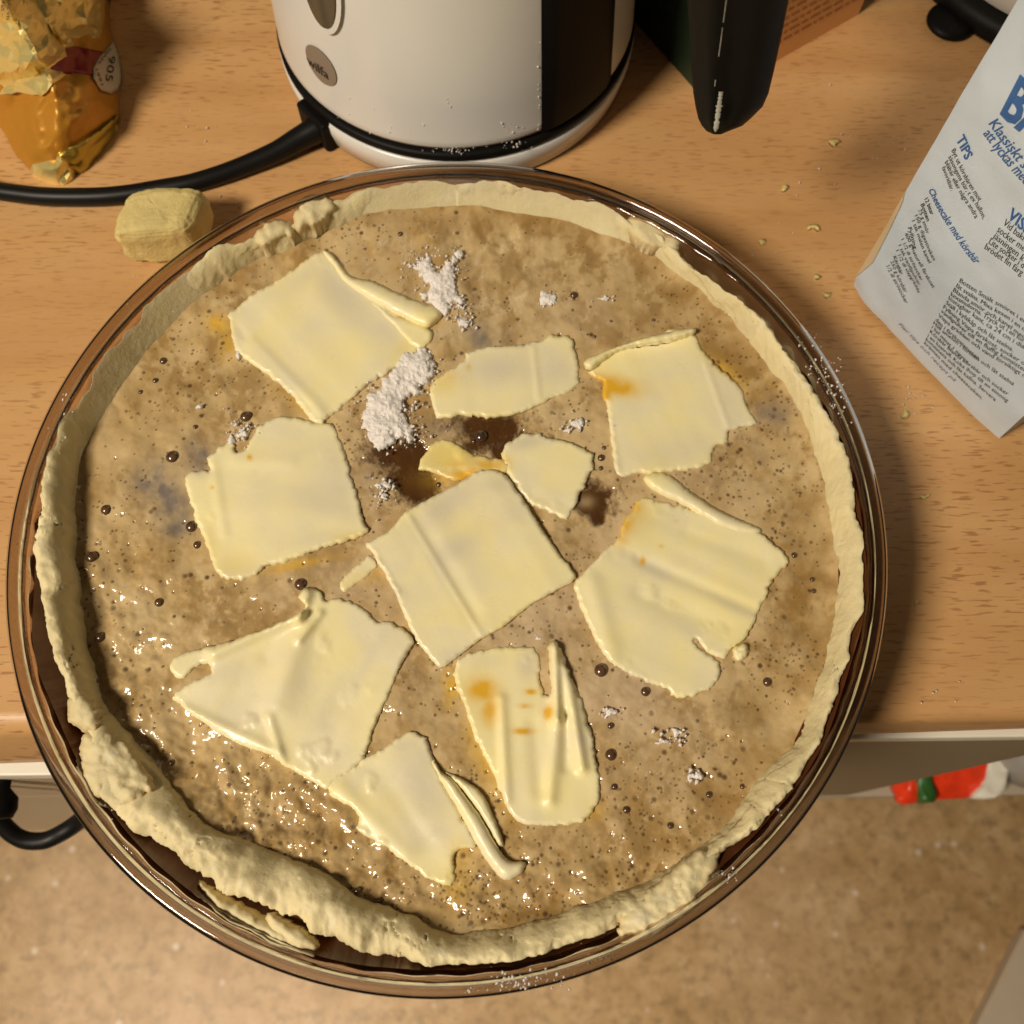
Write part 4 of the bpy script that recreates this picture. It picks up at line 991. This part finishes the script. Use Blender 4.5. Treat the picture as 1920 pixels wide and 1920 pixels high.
def print_line(txt, p0, p1, size, mat, shear=0, bold=0, free=None):
    a0, b0 = bag_uv(*p0); a1, b1 = bag_uv(*p1)
    L = math.hypot(a1-a0, b1-b0); ang = math.atan2(b1-b0, a1-a0)
    co, fs = text_mesh(txt, 1.0, shear, bold)
    if not len(co): return
    wd = co[:, 0].max()-co[:, 0].min(); k = L/wd if free is None else size*free
    V = []
    for x, y, _ in co:
        X = (x-co[:, 0].min())*k; Y = y*size
        V.append(tuple(bagpt(a0+X*math.cos(ang)-Y*math.sin(ang), b0+X*math.sin(ang)+Y*math.cos(ang), .0005)))
    o = mesh_obj("printed_text", V, fs, mat, bag, False)
    return o
T = print_line
S1 = .0031
for (t_, p0, p1) in [("Byt ut körsbären mot",(1777,287),(1837,376)),("säsongens bär, t ex hallon,",(1771,299),(1847,408)),("blåbär eller några andra",(1764,309),(1831,408)),("favoritbär.",(1758,319),(1781,359)),
   ("12 bitar",(1726,378),(1743,405)),("Botten",(1719,388),(1735,417)),("75 g smör",(1714,399),(1737,439)),("150 g digestivekex",(1707,410),(1754,487)),("1 tsk malen kanel",(1701,420),(1743,492)),("Fyllning",(1694,432),(1710,469)),("400 g naturell färskost",(1688,443),(1750,539)),("1 1/2 dl strösocker",(1682,454),(1725,527)),("1 tsk vaniljpulver",(1677,465),(1719,537)),("1 1/2 dl vispgrädde",(1672,475),(1717,552)),("Körsbär",(1666,486),(1681,519)),("250 g körsbär",(1660,496),(1689,553)),("1/2 dl strösocker",(1653,505),(1692,573))]:
    T(t_, p0, p1, S1, INK, bold=.012 if t_ in ("Botten", "Fyllning", "Körsbär", "12 bitar") else 0)
for (t_, p0, p1) in [("Botten Smält smöret i en",(1803,526),(1922,607)),("låt svalna. Mixa kexen i en m",(1797,535),(1922,624)),("Blanda smör och kanel med",(1791,543),(1918,637)),("kexsmulorna. Tryck ut i en form",(1786,551),(1924,650)),("löstagbar kant, ca 24 cm i diam",(1781,559),(1924,663)),("Ställ i kylskåp och låt stelna.",(1775,568),(1896,661)),
   ("Fyllning Vispa färskost, socker oc",(1769,577),(1920,693)),("vaniljpulver till en fluffig konsistens",(1764,585),(1922,706)),("Vispa grädden och vänd försiktigt ne",(1758,594),(1921,717)),("den i färskostsmeten.",(1752,602),(1835,677)),("Häll smeten i formen och låt stelna",(1747,609),(1894,727)),("i kyl minst 1 timme.",(1743,617),(1813,685)),
   ("Körsbär Blanda körsbär och socker",(1738,627),(1883,746)),("i en kastrull. Koka ihop till en simmig",(1733,635),(1882,759)),("konsistens och låt kallna. Servera",(1729,642),(1859,757)),("krämen med cheesecaken.",(1725,649),(1833,755))]:
    T(t_, p0, p1, S1, INK)
for (t_, p0, p1) in [("Vid bakning",(1884,418),(1940,462)),("socker med",(1874,430),(1929,473)),("jäsningen k",(1867,441),(1922,487)),("Lite socker i d",(1859,452),(1922,500)),("brödet fin färg",(1851,462),(1919,514))]:
    T(t_, p0, p1, .0040, INK)
T("Cheesecake med körsbär", (1734,363), (1834,493), .0048, BLUE, .35, .012)
T("TIPS", (1785,266), (1808,302), .0062, BLUE, 0, .02)
T("VISS", (1891,405), (1932,437), .0068, BLUE, 0, .02)
T("Klassiskt strösocker", (1853,232), (2000,395), .0062, BLUE, .4, .008)
T("att lyckas med", (1842,252), (1932,346), .0062, BLUE, .4, .008)
T("BA", (1877,210), (1960,268), .0185, BLUE, 0, .03)
T("Fler tips och recept på", (1677,613), (1781,722), .0030, PURP, .3)

# gold packet --------------------------------------------------------
gp = thing("butter_packet", "crumpled gold and amber foil butter packet at the upper left corner", "foil packet")
def zg(v): return np.interp(v, [-160, -60, 0, 120, 230, 300, 340], [.16, .14, .11, .074, .042, .014, .002])
WO = [(-260,-260),(80,-260),(240,-200),(250,-90),(216,-40),(202,-8),(205,50),(215,90),(226,140),(222,190),(224,215),(214,238),(190,270),(160,305),(130,322),(108,340),(80,332),(55,318),(30,290),(8,250),(-10,225),(-120,150),(-260,100)]
WOa = np.array(WO, float)
def gbase(u, v):
    u = np.asarray(u, float); v = np.asarray(v, float)
    d = seg_dist(np.stack([u, v], 1), WOa)*1.8e-4*inside(np.stack([u, v], 1), WOa)
    zz = zg(v); dd = .0010+1.75*d
    z = zz*dd/np.sqrt(zz**2+dd**2+1e-9)
    cr = np.abs(fbm(u, v, .017, 2, 611))+.5*np.abs(fbm(u*.6+v*.8, v*.4-u*.8, .030, 2, 615))
    return z+.0042*cr*np.clip(d/.008, 0, 1)
def gflap(lift, r, sd, fr=.02, amp=.004):
    def f(u, v, d):
        q = np.clip(d/r, 0, 1)
        return gbase(u, v)+.0015+lift*np.sqrt(1-(1-q)**2)+amp*np.clip(d/.004, 0, 1)*np.abs(fbm(u, v, fr, 2, 640+sd))
    return f
relief("wrapper", WO, .0005, lambda u, v, d: gbase(u, v), AMBER, gp, 7, 1, 1)
low = lambda u, v: gbase(u, v)-.004
OLIVE = m_foil("olive_foil", (.38, .27, .04), (.55, .42, .09), .34, .8)
relief("gold_corner", [(55,320),(62,308),(90,302),(104,300),(110,285),(125,298),(140,318),(128,328),(108,340),(78,333)], low, gflap(.0022, .006, 3), GOLD, gp, 12, 1, 1, True)
relief("gold_edge", [(104,300),(112,284),(150,268),(190,240),(222,212),(214,238),(190,270),(160,304),(138,320),(126,300)], low, gflap(.0012, .006, 5, .02, .002), OLIVE, gp, 6, 1, 1)
relief("folded_flap", [(60,-80),(180,-78),(190,0),(187,54),(165,52),(140,60),(128,62),(110,70),(60,50)], low, gflap(.004, .010, 9, .014, .009), GOLD, gp, 12, 1.5, 1, True)
relief("folded_flap", [(-200,-80),(30,-80),(60,-10),(92,26),(112,60),(124,103),(100,118),(78,132),(75,148),(40,146),(0,150),(-60,150),(-160,120)], low, gflap(.007, .010, 7, .012, .010), GOLD, gp, 12, 1.5, 1, True)
relief("folded_flap", [(80,26),(98,36),(112,52),(128,60),(134,78),(122,84),(98,72),(88,55)], low, gflap(.011, .006, 11, .03, .005), GOLD, gp, 9, 1.5, 1, True)
def on_packet(name, px, mat, lift, step=5):
    return relief(name, px, lambda u, v: gbase(u, v)-.001, lambda u, v, d: gbase(u, v)+lift, mat, gp, step, 0, 1)
on_packet("red_band", [(90,128),(108,112),(116,90),(140,86),(165,91),(196,97),(184,118),(178,139),(140,134)], REDB, .0010)
lb = on_packet("round_label", [(211,76),(218,95),(224,125),(224,148),(219,163),(205,170),(186,163),(175,146),(174,128),(185,108),(200,92)], LABEL, .0016)
def text_on(txt, p0, p1, hpx, liftf, mat, parent, name="printed_text", mirror=1, bold=0):
    co, fs = text_mesh(txt, 1.0, 0, bold); p0 = np.array(p0, float); p1 = np.array(p1, float)
    dx = p1-p0; L = np.hypot(*dx); dx /= L; up = np.array([dx[1], -dx[0]])*mirror
    k = L/(co[:, 0].max()-co[:, 0].min())
    Q = p0+np.outer((co[:, 0]-co[:, 0].min())*k, dx)+np.outer(co[:, 1]*hpx, up)
    z = liftf(Q[:, 0], Q[:, 1])
    return mesh_obj(name, np.stack(W(Q[:, 0], Q[:, 1], z), 1), fs, mat, parent, False)
zl = lambda u, v: gbase(u, v)+.0021
text_on("905", (204, 104), (198, 152), 19, zl, DARK, lb)
text_on("NAM", (205, 90), (184, 116), 8, zl, DARK, lb)
text_on("1991", (179, 130), (190, 160), 7, zl, DARK, lb)
zf_ = lambda u, v: gflap(.007, .010, 7, .012, .010)(u, v, u*0+.02)+.0008
text_on("orielit vis", (16, -20), (12, 38), 11, zf_, DARK, gp)
text_on("ea salt –", (4, -14), (1, 32), 11, zf_, DARK, gp)

# carton and pot in the back ---------------------------------------------
bx = thing("food_carton", "dark green and orange carton behind the kettle handle", "carton")
C0 = Wv(1322, 190, 0); C1 = Wv(1640, 10, 0); C2 = Wv(1150, -5, 0)
d1 = (C1-C0).normalized(); d2 = (C2-C0).normalized()
Hb = .24
def quad(name, A, B, z0, z1, mat, parent, push=Vector()):
    V = [tuple(A+push+Vector((0, 0, z0))), tuple(B+push+Vector((0, 0, z0))), tuple(B+push+Vector((0, 0, z1))), tuple(A+push+Vector((0, 0, z1)))]
    return mesh_obj(name, V, [(0, 1, 2, 3)], mat, parent, False)
E1 = C0+d1*.095; E2 = C0+d2*.07; E3 = C0+d1*.095+d2*.07
quad("orange_side", C0, E1, 0, Hb, ORANGE, bx); quad("green_side", E2, C0, 0, Hb, GREEN, bx)
quad("back_side", E1, E3, 0, Hb, GREEN, bx); quad("back_side", E3, E2, 0, Hb, GREEN, bx)
mesh_obj("top_side", [tuple(p+Vector((0, 0, Hb))) for p in (C0, E1, E3, E2)], [(0, 1, 2, 3)], GREEN, bx, False)
nrm = Vector((d1.y, -d1.x, 0))
VV = []; FF = []; rs = np.random.RandomState(4)
for r_ in range(26):
    x = .016; z = .012+r_*.0045
    while x < .088:
        wd = rs.uniform(.002, .0065)
        for (a, b) in ((x, z), (x+wd, z), (x+wd, z+.0013), (x, z+.0013)): VV.append(tuple(C0+d1*a+nrm*.0004+Vector((0, 0, b))))
        k = len(VV)-4; FF.append((k, k+1, k+2, k+3)); x += wd+.0012
o = mesh_obj("fine_print", VV, FF, BROWNP, bx, False); o["kind"] = "stuff"
quad("red_strip", C0+d2*.004, C0, .0, .02, REDP, bx, Vector((-.0006, -.0006, 0)))

pot = thing("white_pot", "white round pot with black foot and lug behind the sugar bag", "pot")
q = Wv(2010, -110, 0); pr_ = Wv(1815, 62, 0); R_ = math.hypot(q.x-pr_.x, q.y-pr_.y)
lathe("foot_ring", [(0, 0), (R_*.98, 0), (R_+.002, .003), (R_+.002, .010), (R_-.004, .013), (0, .013)], q.x, q.y, BLACK, pot, 90)
lathe("pot_wall", [(R_-.006, .0135), (R_-.003, .02), (R_+.001, .05), (R_+.002, .12), (R_-.001, .125), (R_-.004, .12), (R_-.006, .05), (0, .02)], q.x, q.y, WHITE, pot, 90)
lp = Wv(1785, 36, .004)
lathe("lug", [(0, .0055), (.009, .005), (.0115, .0035), (.0115, .002), (.009, .0005), (0, .0)], lp.x, lp.y, BLACK, pot, 40)

for root in [x for x in list(COL.objects) if x.type == 'EMPTY']:
    if root.name.startswith(("butter_slice",)): put_base(root)
